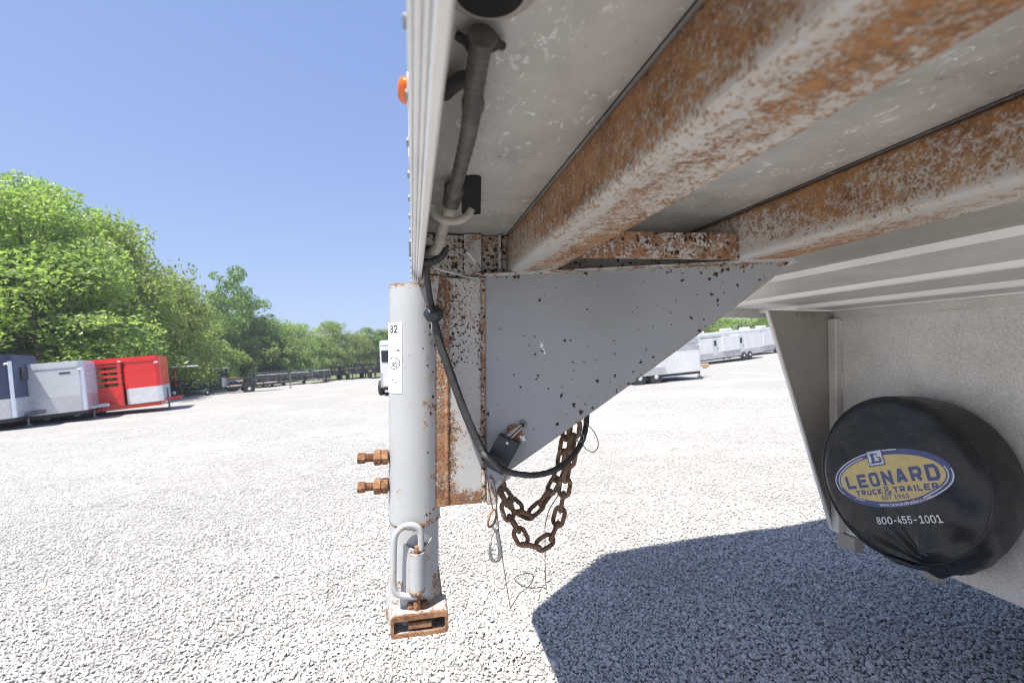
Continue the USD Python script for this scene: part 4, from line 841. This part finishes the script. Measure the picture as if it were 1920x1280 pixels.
def stock_trailer():
    L, W, Hh, z0 = 4.8, 2.0, 2.22, .40
    g = by_corner(308, 771, W); t = thing('stock_trailer', 'bright red livestock trailer with slatted sides and silver nose guard', 'trailer', g, math.degrees(HA), 3.0)
    fr = -1.15
    obj('front_body', prism(rrect(fr, 0, -W / 2, W / 2, .17, 6), 'z', 1.02, Hh - .2), RED, t, smooth=40)
    obj('nose_guard', prism(rrect(fr + .03, .006, -W / 2 - .006, W / 2 + .006, .17, 6), 'z', z0 + .02, 1.018), CHROME, t, smooth=40)
    roofed(L + .02, W + .04, Hh - .2, RED, t, r=.18, h=.13)
    obj('floor', box(-L, fr, -W / 2 + .02, W / 2 - .02, z0, z0 + .06), WOODD, t)
    obj('chassis', box(-L + .05, -.05, -W / 2 + .05, W / 2 - .05, z0 - .13, z0 - .004), RED, t)
    zs = [z0 + .02, 1.18, 1.38, 1.58, 1.78, 1.93]
    for sy in (-1, 1):
        y0, y1 = sorted((sy * W / 2, sy * (W / 2 - .035)))
        obj('side_panel', box(-L, fr - .002, y0, y1, z0 + .02, 1.16), RED, t)
        for x in (-L + .05, -3.7, -2.9, -2.05, fr - .08): obj('side_post', box(x - .05, x + .05, y0 - .012, y1 + .012, z0 + .02, Hh - .2), RED, t)
        for z in (1.33, 1.54, 1.74, 1.94): obj('slat', box(-L, fr - .002, y0 + .004, y1 - .004, z - .055, z + .045), RED, t)
        obj('panel_rib', box(-L, fr - .002, y0 - .010, y1 + .010, .74, .78), RED, t)
        obj('fender', prism(sg.Polygon([(-3.75, .42), (-3.6, .78), (-2.15, .78), (-2.0, .42)]), 'y', *sorted((sy * (W / 2 + .006), sy * (W / 2 + .22)))), RED, t)
        for x in (-3.25, -2.45): wheel(t, x, sy * (W / 2 + .1), .33, .2, sy)
        obj('marker_lamp', box(-.17, -.05, sy * W / 2 - .02, sy * W / 2 + .02, Hh - .32, Hh - .26, .008), WHITE, t)
        obj('marker_lamp', box(fr - .1, fr, sy * W / 2 - .025, sy * W / 2 + .025, Hh - .18, Hh - .13, .008), WHITE, t)
    obj('rear_gate', box(-L - .04, -L - .002, -W / 2 + .05, W / 2 - .05, z0 + .04, 1.9), RED, t)
    tongue(t, W, RED, .36, .44)
stock_trailer()

g = place(326, 742); box_trailer('cargo_trailer', 'small white box trailer half hidden behind the red trailer nose', (g[0], g[1], g[2]), HA, 2.4, 1.5, 1.75, WHITEB, WHITEB, .7, wheels=1, pitch=2, tl=.5)

def utility_trailer(name, label, loc, head, L=3.6, W=1.9, group=None, gate=True, mat=None, deckz=.55, pitch=1.5):
    mat = mat or GALV
    t = thing(name, label, 'trailer', loc, math.degrees(head), pitch, group)
    obj('deck', box(-L, 0, -W / 2, W / 2, deckz - .05, deckz), WOODD, t)
    obj('frame', cat(*[box(-L, 0, s * (W / 2 + .03) - .03, s * (W / 2 + .03) + .03, deckz - .12, deckz + .03, .01) for s in (-1, 1)], box(-.06, .0, -W / 2, W / 2, deckz - .12, deckz + .03)), mat, t)
    for s in (-1, 1):
        for x in (-L + .04, -L * .66, -L * .33, -.04): obj('rail_post', box(x - .03, x + .03, s * (W / 2 + .03) - .03, s * (W / 2 + .03) + .03, deckz + .03, deckz + .42), mat, t)
        if gate: obj('side_panel', box(-L, 0, s * (W / 2 + .045) - .01, s * (W / 2 + .045) + .01, deckz + .03, deckz + .40), DARKM, t)
        obj('side_rail', box(-L, 0, s * (W / 2 + .03) - .03, s * (W / 2 + .03) + .03, deckz + .42, deckz + .48, .01), mat, t)
        obj('fender', prism(sg.Polygon([(-L * .62 - .5, .42), (-L * .62 - .38, .74), (-L * .62 + .38, .74), (-L * .62 + .5, .42)]), 'y', *sorted((s * (W / 2 + .07), s * (W / 2 + .28)))), mat, t)
        wheel(t, -L * .62, s * (W / 2 + .17), .33, .2, s)
    if gate:
        gt = obj('ramp_gate', cat(*[box(-L - .05, -L, y - .025, y + .025, deckz, deckz + 1.25) for y in np.linspace(-W / 2, W / 2, 6)], box(-L - .05, -L, -W / 2, W / 2, deckz + 1.2, deckz + 1.27), box(-L - .05, -L, -W / 2, W / 2, deckz + .6, deckz + .65)), mat, t)
        obj('gate_mesh', box(-L - .03, -L - .02, -W / 2, W / 2, deckz, deckz + .58), DARKM, t)
        obj('reflector_tape', box(-L - .056, -L - .0505, -W / 2 + .1, W / 2 - .1, deckz + 1.21, deckz + 1.26), REDL, gt)
        obj('head_panel', box(-.04, -.02, -W / 2, W / 2, deckz + .05, deckz + .62), DARKM, t); obj('head_strip', box(-.003, .004, -W / 2 + .05, W / 2 - .05, deckz + .905, deckz + .965), WHITE, t)
        obj('tool_box', box(.06, .5, -.5, .5, deckz - .05, deckz + .4, .03), DARKM, t)
        obj('headboard', cat(*[box(-.05, -.002, y - .025, y + .025, deckz + .03, deckz + .95) for y in (-W / 2, -W / 6, W / 6, W / 2)], box(-.05, -.002, -W / 2, W / 2, deckz + .9, deckz + .97), box(-.05, -.002, -W / 2, W / 2, deckz + .5, deckz + .55)), mat, t)
    tongue(t, W, mat, 1.1, .48)
    return t
def at(px, py, dy=0): g = place(px, py); return (g[0], g[1], g[2])

def mower():
    t = thing('zero_turn_mower', 'dark riding mower with roll bar parked past the red trailer', 'mower', at(352, 744), math.degrees(HA) + 8)
    obj('mower_deck', box(-.2, .9, -.75, .75, .12, .34, .05), DARKM, t); obj('engine_cover', box(-1.1, -.3, -.42, .42, .45, .95, .12), DARKM, t)
    s = obj('seat', cat(box(-.35, .2, -.28, .28, .62, .75, .05), box(-.42, -.28, -.28, .28, .7, 1.2, .05)), DARKM, t)
    obj('roll_bar', tube(spline([(-.55, -.5, .5), (-.6, -.5, 1.55), (-.6, -.38, 1.72), (-.6, .38, 1.72), (-.6, .5, 1.55), (-.55, .5, .5)], 6), .035, 10), REDL, t, smooth=True)
    obj('canopy', box(-.8, .55, -.5, .5, 1.78, 1.86, .03), WHITEB, t)
    for s_ in (-1, 1):
        wheel(t, -.65, s_ * .6, .33, .3, s_); wheel(t, .95, s_ * .45, .18, .16, s_)
        obj('control_arm', tube([(.15, s_ * .3, .6), (.25, s_ * .3, 1.0), (.1, s_ * .08, 1.08)], .018, 8), DARKM, t)
mower()
utility_trailer('utility_trailer', 'low dark utility trailer with open sides behind the riding mower', at(372, 741), HA, 2.6, 1.6, mat=DARKM, gate=False)
def loader():
    t = thing('compact_loader', 'small white and yellow wheel loader with dark glass cab', 'loader', at(408, 736), math.degrees(HA) - 170)
    obj('rear_body', hull([(-1.9, y, z) for y in (-.62, .62) for z in (.55, 1.15)] + [(-.3, y, z) for y in (-.62, .62) for z in (.5, 1.45)]), WHITEB, t)
    obj('engine_hood', hull([(-2.1, y, z) for y in (-.55, .55) for z in (.9, 1.25)] + [(-1.0, y, z) for y in (-.55, .55) for z in (1.16, 1.55)]), YELLOW, t)
    c = obj('cab', hull([(-.75, y, z) for y in (-.58, .58) for z in (1.2, 2.25)] + [(.55, y, .75) for y in (-.58, .58)] + [(.35, y, 2.25) for y in (-.55, .55)]), GLASS, t)
    obj('cab_roof', box(-.85, .45, -.66, .66, 2.26, 2.38, .04), WHITEB, c)
    for x, z0_, x2, z2 in ((-.75, 1.2, -.75, 2.26), (.57, .8, .37, 2.26)):
        for y in (-.6, .6): obj('cab_pillar', tube([(x, y, z0_), (x2, y, z2)], .045, 8), DARKM, c)
    obj('front_frame', box(.4, 1.5, -.4, .4, .45, .85, .06), DARKM, t)
    obj('loader_arm', cat(tube([(.7, -.35, .95), (1.6, -.35, 1.1), (2.2, -.35, .45)], .07, 8), tube([(.7, .35, .95), (1.6, .35, 1.1), (2.2, .35, .45)], .07, 8)), WHITEB, t)
    obj('bucket', prism(sg.Polygon([(2.1, .2), (2.8, .15), (2.82, .2), (2.2, .3), (2.25, .75), (2.1, .72)]), 'y', -.85, .85), DARKM, t)
    for x in (-1.25, .95):
        for s in (-1, 1): wheel(t, x, s * .72, .52, .36, s)
loader()
UT = 'silver utility trailers in the far row'
u0 = utility_trailer('utility_trailer', 'long flat deck utility trailer right behind the loader', at(522, 730), HA + .1, 3.0, 2.1, gate=False, mat=DARKM)
u1 = utility_trailer('utility_trailer', 'silver railed utility trailer with upright gate, first of the far row', at(500, 727), math.radians(-62), 4.4, 2.0, group=UT)
for px_, py_, lab in ((524, 724, 'silver railed utility trailer with upright gate, second of the far row'), (563, 721, 'silver railed utility trailer in the middle of the far row'), (604, 718, 'silver railed utility trailer next to the black gooseneck flatbeds')):
    copy_of(u1, lab, at(px_, py_), -62, 1.5, UT)
def goose_flat(label, loc):
    t = thing('flatbed_trailer', label, 'trailer', loc, -72, 1.0, 'black gooseneck flatbeds in the far row')
    L, W, z = 7.0, 2.3, .85
    obj('deck', box(-L, -1.6, -W / 2, W / 2, z - .06, z), WOODD, t)
    obj('side_beam', cat(*[box(-L, -1.5, s * (W / 2) - .04, s * (W / 2) + .04, z - .26, z + .02) for s in (-1, 1)]), DARKM, t)
    obj('neck', cat(*[tube([(-1.7, s * .55, z - .1), (-1.25, s * .55, z + 1.05), (.55, s * .22, z + 1.08)], .10, 4) for s in (-1, 1)], tube([(.55, 0, z + 1.1), (.55, 0, z - .05)], .07, 10)), DARKM, t)
    obj('neck_bar', cat(box(-1.35, -1.2, -.62, .62, z + .98, z + 1.14), box(-1.75, -1.6, -W / 2, W / 2, z - .2, z + .35)), DARKM, t)
    obj('reflector_strip', box(-1.19, -1.17, -.55, .55, z + 1.02, z + 1.12), WHITE, t)
    for s in (-1, 1):
        obj('landing_leg', box(-1.72, -1.58, s * .75 - .06, s * .75 + .06, .02, z + .5), DARKM, t)
        for x in (-4.6, -3.75): wheel(t, x, s * (W / 2 - .3), .38, .26, s)
    return t
gf = goose_flat('black gooseneck flatbed with tall arched neck, leftmost of the three', at(634, 714))
copy_of(gf, 'black gooseneck flatbed with arched neck, middle one of the three', at(679, 711), -72, 1.0)
copy_of(gf, 'black gooseneck flatbed partly hidden by the coupler tube', at(724, 709), -72, 1.0)
# white trailer peeping out behind the coupler tube
g = place(722, 743)
wt = box_trailer('horse_trailer', 'white trailer mostly hidden behind the coupler tube', (g[0] + 1.0, g[1] + 4.6, g[2]), math.radians(88), 4.6, 2.0, 2.4, WHITEB, SILVER, 1.0, pitch=0)
obj('rear_window', box(-4.65, -4.636, .55, .92, 1.45, 1.95, .003), GLASS, wt)
# right-hand gap: aluminium trailer with tongue, and living-quarters trailers
g = place(1288, 709)
bt = box_trailer('cargo_trailer', 'white and silver bumper pull trailer seen below the gusset plate', (g[0], g[1], g[2]), math.radians(8), 4.2, 2.0, 1.85, SILVER, WHITEB, 1.30, pitch=1.0)
obj('coupler_head', box(.55, 1.25, -.12, .12, .42, .60, .03), TAN, bt)
def lq(name, label, loc, head, L, doors, pitch=2.5, Hh=2.75, nose=True):
    W = 2.3; t = thing(name, label, 'trailer', loc, math.degrees(head), pitch)
    obj('body', prism(nrect(L, W, .2), 'z', .95, Hh - .2), WHITEB, t, smooth=40); obj('lower_panel', prism(nrect(L, W, .2).buffer(.006), 'z', .42, .948), SILVER, t, smooth=40)
    obj('chassis', box(-L + .1, -.1, -W / 2 + .1, W / 2 - .1, .3, .415), DARKM, t); roofed(L + .02, W + .03, Hh - .2, WHITEB, t)
    if nose:
        obj('nose', prism(sg.Polygon([(.002, 1.55), (2.0, 1.55), (2.3, 1.75), (2.25, Hh - .35), (1.7, Hh - .1), (.002, Hh - .1)]), 'y', -W / 2 + .02, W / 2 - .02), WHITEB, t)
        for s in (-1, 1): obj('nose_panel', box(.05, 2.1, s * (W / 2 - .012) - .004, s * (W / 2 - .012) + .004, 1.62, 1.95), SILVER, t)
        obj('coupler', cat(cyl((1.7, 0, .9), (1.7, 0, 1.56), .06, 10), box(.7, .9, -.7, -.58, .1, 1.56), box(.7, .9, .58, .7, .1, 1.56)), DARKM, t)
    for s in (-1, 1):
        obj('stripe', box(-L * .5, -.5, s * (W / 2 + .002) - .004, s * (W / 2 + .002) + .004, Hh - .42, Hh - .36), DARKM, t)
        for x in doors:
            d = obj('door', box(x - .38, x + .38, s * (W / 2) - .015, s * (W / 2) + .015, .7, Hh - .45, .01), LIGHTG, t)
            f = obj('window', box(x - .16, x + .16, s * (W / 2 + .012) - .01, s * (W / 2 + .012) + .01, 1.55, 2.05, .006), GLASS, t)
            obj('handle', box(x - .32, x - .26, s * (W / 2 + .02) - .012, s * (W / 2 + .02) + .012, 1.25, 1.4), DARKM, d)
        obj('slide_out', box(-L * .62, -L * .36, *sorted((s * W / 2, s * (W / 2 + .12))), 1.0, Hh - .4, .02), WHITEB, t)
        for k in range(2): wheel(t, -L * .68 - k * .85, s * (W / 2 - .04), .36, .22, s)
        for x in (-.6, -L * .5, -L + .3): obj('marker_lamp', box(x - .06, x + .06, s * (W / 2 + .01) - .015, s * (W / 2 + .01) + .015, .86, .93), REDL, t)
    for x in (-1.6, -L * .6): obj('roof_unit', box(x - .45, x + .45, -.4, .4, Hh + .02, Hh + .26, .07), WHITEB, t)
    return t
g1, g2 = place(1302, 686), place(1392, 674)
lq('living_trailer', 'long white gooseneck living trailer with raised nose and roof unit', (g1[0], g1[1] + 1.0, g1[2]), math.radians(180 + 14), 9.0, (-2.4, -5.9), pitch=-2.5)
copyg = place(1420, 672)
lq('living_trailer', 'white living trailer furthest right in the gap under the sill', (copyg[0] + 1.5, copyg[1] + 4.5, copyg[2]), math.radians(200), 8.0, (-2.0,), pitch=-2.0, nose=False, Hh=2.9)
g = place(1297, 684)
box_trailer('horse_trailer', 'grey trailer with dark front behind the bumper pull trailer', (g[0] - 3.0, g[1] + 9.0, g[2]), math.radians(8), 5.0, 2.1, 2.55, LIGHTG, SILVER, 1.1, pitch=1.0)

# ------------------------------------------------------------------ fence at the field
def fence():
    t = thing('wire_fence', 'low wire fence with pale posts along the grass field', 'fence', (0, 0, 0))
    xs = np.arange(-34, 2.1, 2.4); y = 64.5; pts = []
    for x in xs:
        z = float(ground_z(x, y)); pts.append((x, y, z)); obj('post', box(x - .06, x + .06, y - .06, y + .06, z, z + 1.35), GALV, t)
    for h_ in (.5, .9, 1.28): obj('wire', tube([(x, y_ - .07, z + h_) for x, y_, z in pts], .006, 5), GALV, t)
fence()

# ------------------------------------------------------------------ trees
def leaf_look(name, a, b, c3):
    g = G(); rnd = g('object_info', 'random'); isl = g('geometry', 'random_per_island')
    col = g.ramp(isl, [(0, a), (.55, b), (1, c3)])
    col = g.mix(g.ss(g.noise(.35, 3.0, .6), .35, .65), col, g('hsv', 'color', hue=.49, saturation=1.05, value=1.25, color=col))
    col = g('hsv', 'color', hue=g.m('add', .485, g.m('multiply', rnd, .03)), saturation=1.0, value=g.m('add', .82, g.m('multiply', rnd, .36)), color=col)
    p = g('principled_bsdf', 'BSDF', base_color=col, roughness=.38); t = g('translucent_bsdf', 'BSDF', color=g.mix(1.0, col, (1.0, 1.25, .55), 'multiply'))
    return g.done(name, g('mix_closure', 'closure', fac=.58, closure1=p, closure2=t))
LEAF = leaf_look('spring_leaves', (.26, .31, .13), (.41, .46, .23), (.56, .59, .39))
LEAFD = leaf_look('deep_green_leaves', (.18, .25, .10), (.29, .37, .17), (.41, .48, .27))
LEAFY = leaf_look('pale_shrub_leaves', (.23, .28, .11), (.35, .40, .18), (.48, .52, .31))
BARK = plain('tree_bark', (.12, .10, .08), .9, 0, .3, 5.0, .02, 12.0)

def leaves(centres, size, rng, per=1):
    """Small bent leaf sprays: two triangles each, at given points."""
    n = len(centres); out = centres * [1, 1, 0]; out /= np.maximum(np.linalg.norm(out, axis=1, keepdims=True), .3)
    c = rng.normal(size=(n, 3)) + out * .25 + [0, 0, .35]; c /= np.linalg.norm(c, axis=1, keepdims=True)   # leaves face up and outwards, towards the light
    a = rng.normal(size=(n, 3)); a -= c * (a * c).sum(1, keepdims=True); a /= np.linalg.norm(a, axis=1, keepdims=True); b = np.cross(c, a)
    s = size * rng.uniform(.6, 1.4, (n, 1))
    p0, p1, p2, p3 = centres - a * s, centres + b * s * .55 + c * s * .18, centres + a * s, centres - b * s * .55 + c * s * .18
    v = np.stack([p0, p1, p2, p3], 1).reshape(-1, 3); i = np.arange(n)[:, None] * 4
    return v, np.vstack([i + [0, 1, 2], i + [0, 2, 3]])
def tree_parts(t, hgt, spread, seed, mat, nleaf, leaf, low=.12, lobes=26, conical=0.0):
    rng = np.random.default_rng(seed); lb = []
    for k in range(lobes):
        u = rng.uniform(low, .95); rad = spread * (math.sin(min(1, (1.02 - u) * 1.25 + .12) * math.pi * .5) ** .8) * (1 - conical * u); a_ = rng.uniform(0, 2 * np.pi); rr_ = rad * math.sqrt(rng.uniform(.1, 1)) * .90
        lb.append((rr_ * math.cos(a_), rr_ * math.sin(a_), u * hgt, (0.115 + .10 * rng.random()) * spread * (1.25 - .35 * u) * 1.7))
    lb.append((0, 0, hgt * .9, spread * .30)); lb = np.array(lb)
    w = lb[:, 3] ** 2; pick = rng.choice(len(lb), nleaf, p=w / w.sum())
    d = rng.normal(size=(nleaf, 3)); d /= np.linalg.norm(d, axis=1, keepdims=True); r_ = lb[pick, 3] * rng.uniform(.25, 1.0, nleaf) ** .5
    c = lb[pick, :3] + d * r_[:, None] * [1, 1, .72]
    keep = meshkit.fbm(c * (2.2 / spread) * 1.6 + seed, 3, seed) > .40; c = c[keep]; c = c[c[:, 2] > .25]
    obj('crown', leaves(c, leaf, rng), mat, t)
    tr = tube(spline([(0, 0, -.3), (.1 * rng.normal(), .1 * rng.normal(), hgt * .3), (.25 * rng.normal(), .25 * rng.normal(), hgt * .6), (.3 * rng.normal(), .3 * rng.normal(), hgt * .88)], 5), np.linspace(.035, .006, 16) * hgt * .55, 8)
    obj('trunk', tr, BARK, t, smooth=True)
    for k in rng.choice(len(lb), 7, replace=False):
        e = lb[k, :3]; s0 = np.array([0, 0, max(.18 * hgt, e[2] * .6)])
        obj('limb', tube(spline([s0, (s0 + e) / 2 + [0, 0, -.04 * hgt], e], 4), np.linspace(.011, .003, 9) * hgt * .6, 6), BARK, t, smooth=True)
PROTO = {}
def tree(kind, label, pix, dist, width, group=None, sink=0.0, rot=0.0):
    """A tree whose top shows at pixel pix when it stands dist metres away."""
    d = R @ ray(*pix); s = dist / math.hypot(d[0], d[1]); x, y = d[0] * s, d[1] * s; z = float(ground_z(x, y)) - sink; hgt = H + d[2] * s - z
    spec = {'tall_tree': (12, 4.6, 3, LEAF, 19000, .125, .08, 66, .05), 'broad_tree': (11, 5.0, 11, LEAF, 18000, .13, .06, 60, .0), 'dark_tree': (12, 4.0, 23, LEAFD, 15000, .142, .10, 52, .15),
            'round_tree': (10, 4.8, 37, LEAF, 16500, .135, .05, 54, .0), 'leafy_shrub': (4, 2.3, 51, LEAFY, 5000, .13, .05, 18, .0)}[kind]
    h0, w0 = spec[0], spec[1]; sc = (width / 2 / w0, width / 2 / w0, hgt / h0)
    if kind not in PROTO:
        t = thing(kind, label, 'shrub' if 'shrub' in kind else 'tree', (x, y, z), rot, 0, group, sc); tree_parts(t, h0, w0, *spec[2:]); PROTO[kind] = t
    else: copy_of(PROTO[kind], label, (x, y, z), rot, 0, group, sc)
TREES = [
    ('tall_tree', 'tall spreading tree at the left edge of the picture behind the navy trailer', (40, 350), 31, 9.5), ('broad_tree', 'tallest ragged leafy tree above the pale grey trailer', (85, 338), 35, 9.0),
    ('tall_tree', 'bright tree rising above the red trailer roof', (185, 402), 38, 9.0), ('round_tree', 'lower rounded tree whose crown slopes down past the red trailer', (265, 470), 42, 9.0),
    ('broad_tree', 'tree with pale drooping branches above the riding mower', (325, 520), 60, 9.0), ('dark_tree', 'dark green pointed tree standing alone against the sky', (428, 500), 72, 8.5),
    ('dark_tree', 'dark tree at the shoulder of the pointed tree', (470, 560), 76, 9.0), ('round_tree', 'rounded pale tree behind the silver utility trailers', (520, 596), 80, 10.0),
    ('broad_tree', 'low tree between the utility trailers and the flatbeds', (562, 606), 88, 10.0), ('tall_tree', 'small dark topped tree above the first black flatbed', (618, 602), 96, 10.0),
    ('round_tree', 'far tree left of the coupler tube', (655, 618), 100, 11.0), ('dark_tree', 'far dark tree just left of the coupler tube', (692, 614), 104, 11.0), ('tall_tree', 'far tree right behind the coupler tube', (722, 618), 106, 11.0)]
for i, (k, l, p_, d_, w_) in enumerate(TREES): tree(k, l, p_, d_, w_, rot=47.0 * i)
BACK = 'trees filling the wood behind'
r2 = np.random.default_rng(5)
fill = [(-40, 390, 40), (20, 400, 37), (120, 410, 41), (150, 440, 36), (225, 460, 45), (300, 540, 52), (295, 520, 58), (350, 588, 66), (378, 600, 70), (402, 575, 76), (450, 590, 74), (495, 600, 80), (540, 615, 86), (590, 622, 92), (640, 626, 110), (675, 625, 112), (710, 628, 114), (745, 625, 112), (790, 628, 116), (-110, 380, 34), (60, 460, 30)]
for i, (px_, py_, d_) in enumerate(fill): tree(('broad_tree', 'round_tree', 'tall_tree')[i % 3], 'leafy tree in the dense wood behind the left row of trailers', (px_, py_), d_, 9.0 + d_ * .02, BACK, rot=61.0 * i)
for i, (px_, py_, d_) in enumerate([(365, 612, 64), (330, 640, 58), (398, 620, 66), (500, 642, 72), (530, 634, 74), (455, 638, 70)]):
    tree('leafy_shrub', 'pale leafy shrub at the foot of the wood behind the trailers', (px_, py_), d_, 6.0, 'pale shrubs at the foot of the wood', rot=80.0 * i)
for i, (px_, py_, d_) in enumerate([(1300, 588, 66), (1345, 595, 70), (1385, 590, 72), (1425, 592, 74), (1470, 590, 76), (1260, 592, 68), (1520, 585, 78)]):
    tree(('round_tree', 'broad_tree')[i % 2], 'tree behind the living trailers in the gap at the right', (px_, py_), d_, 11.0, 'trees behind the living trailers', rot=53.0 * i)

# ------------------------------------------------------------------ thin haze, added to lift the dark insides of the far trees
_g = G()
HAZE = usdkit.material(stage, '/World/Looks/added_haze', {'v': ('principled_volume', {'color': (.80, .84, .90), 'density': .0009, 'anisotropy': .25})}, [], volume='v.volume')
tag(obj('haze', box(-640, 640, -340, 940, -4.5, 22), HAZE), 'thin pale haze added over the yard to lighten the far trees', None, kind='stuff')
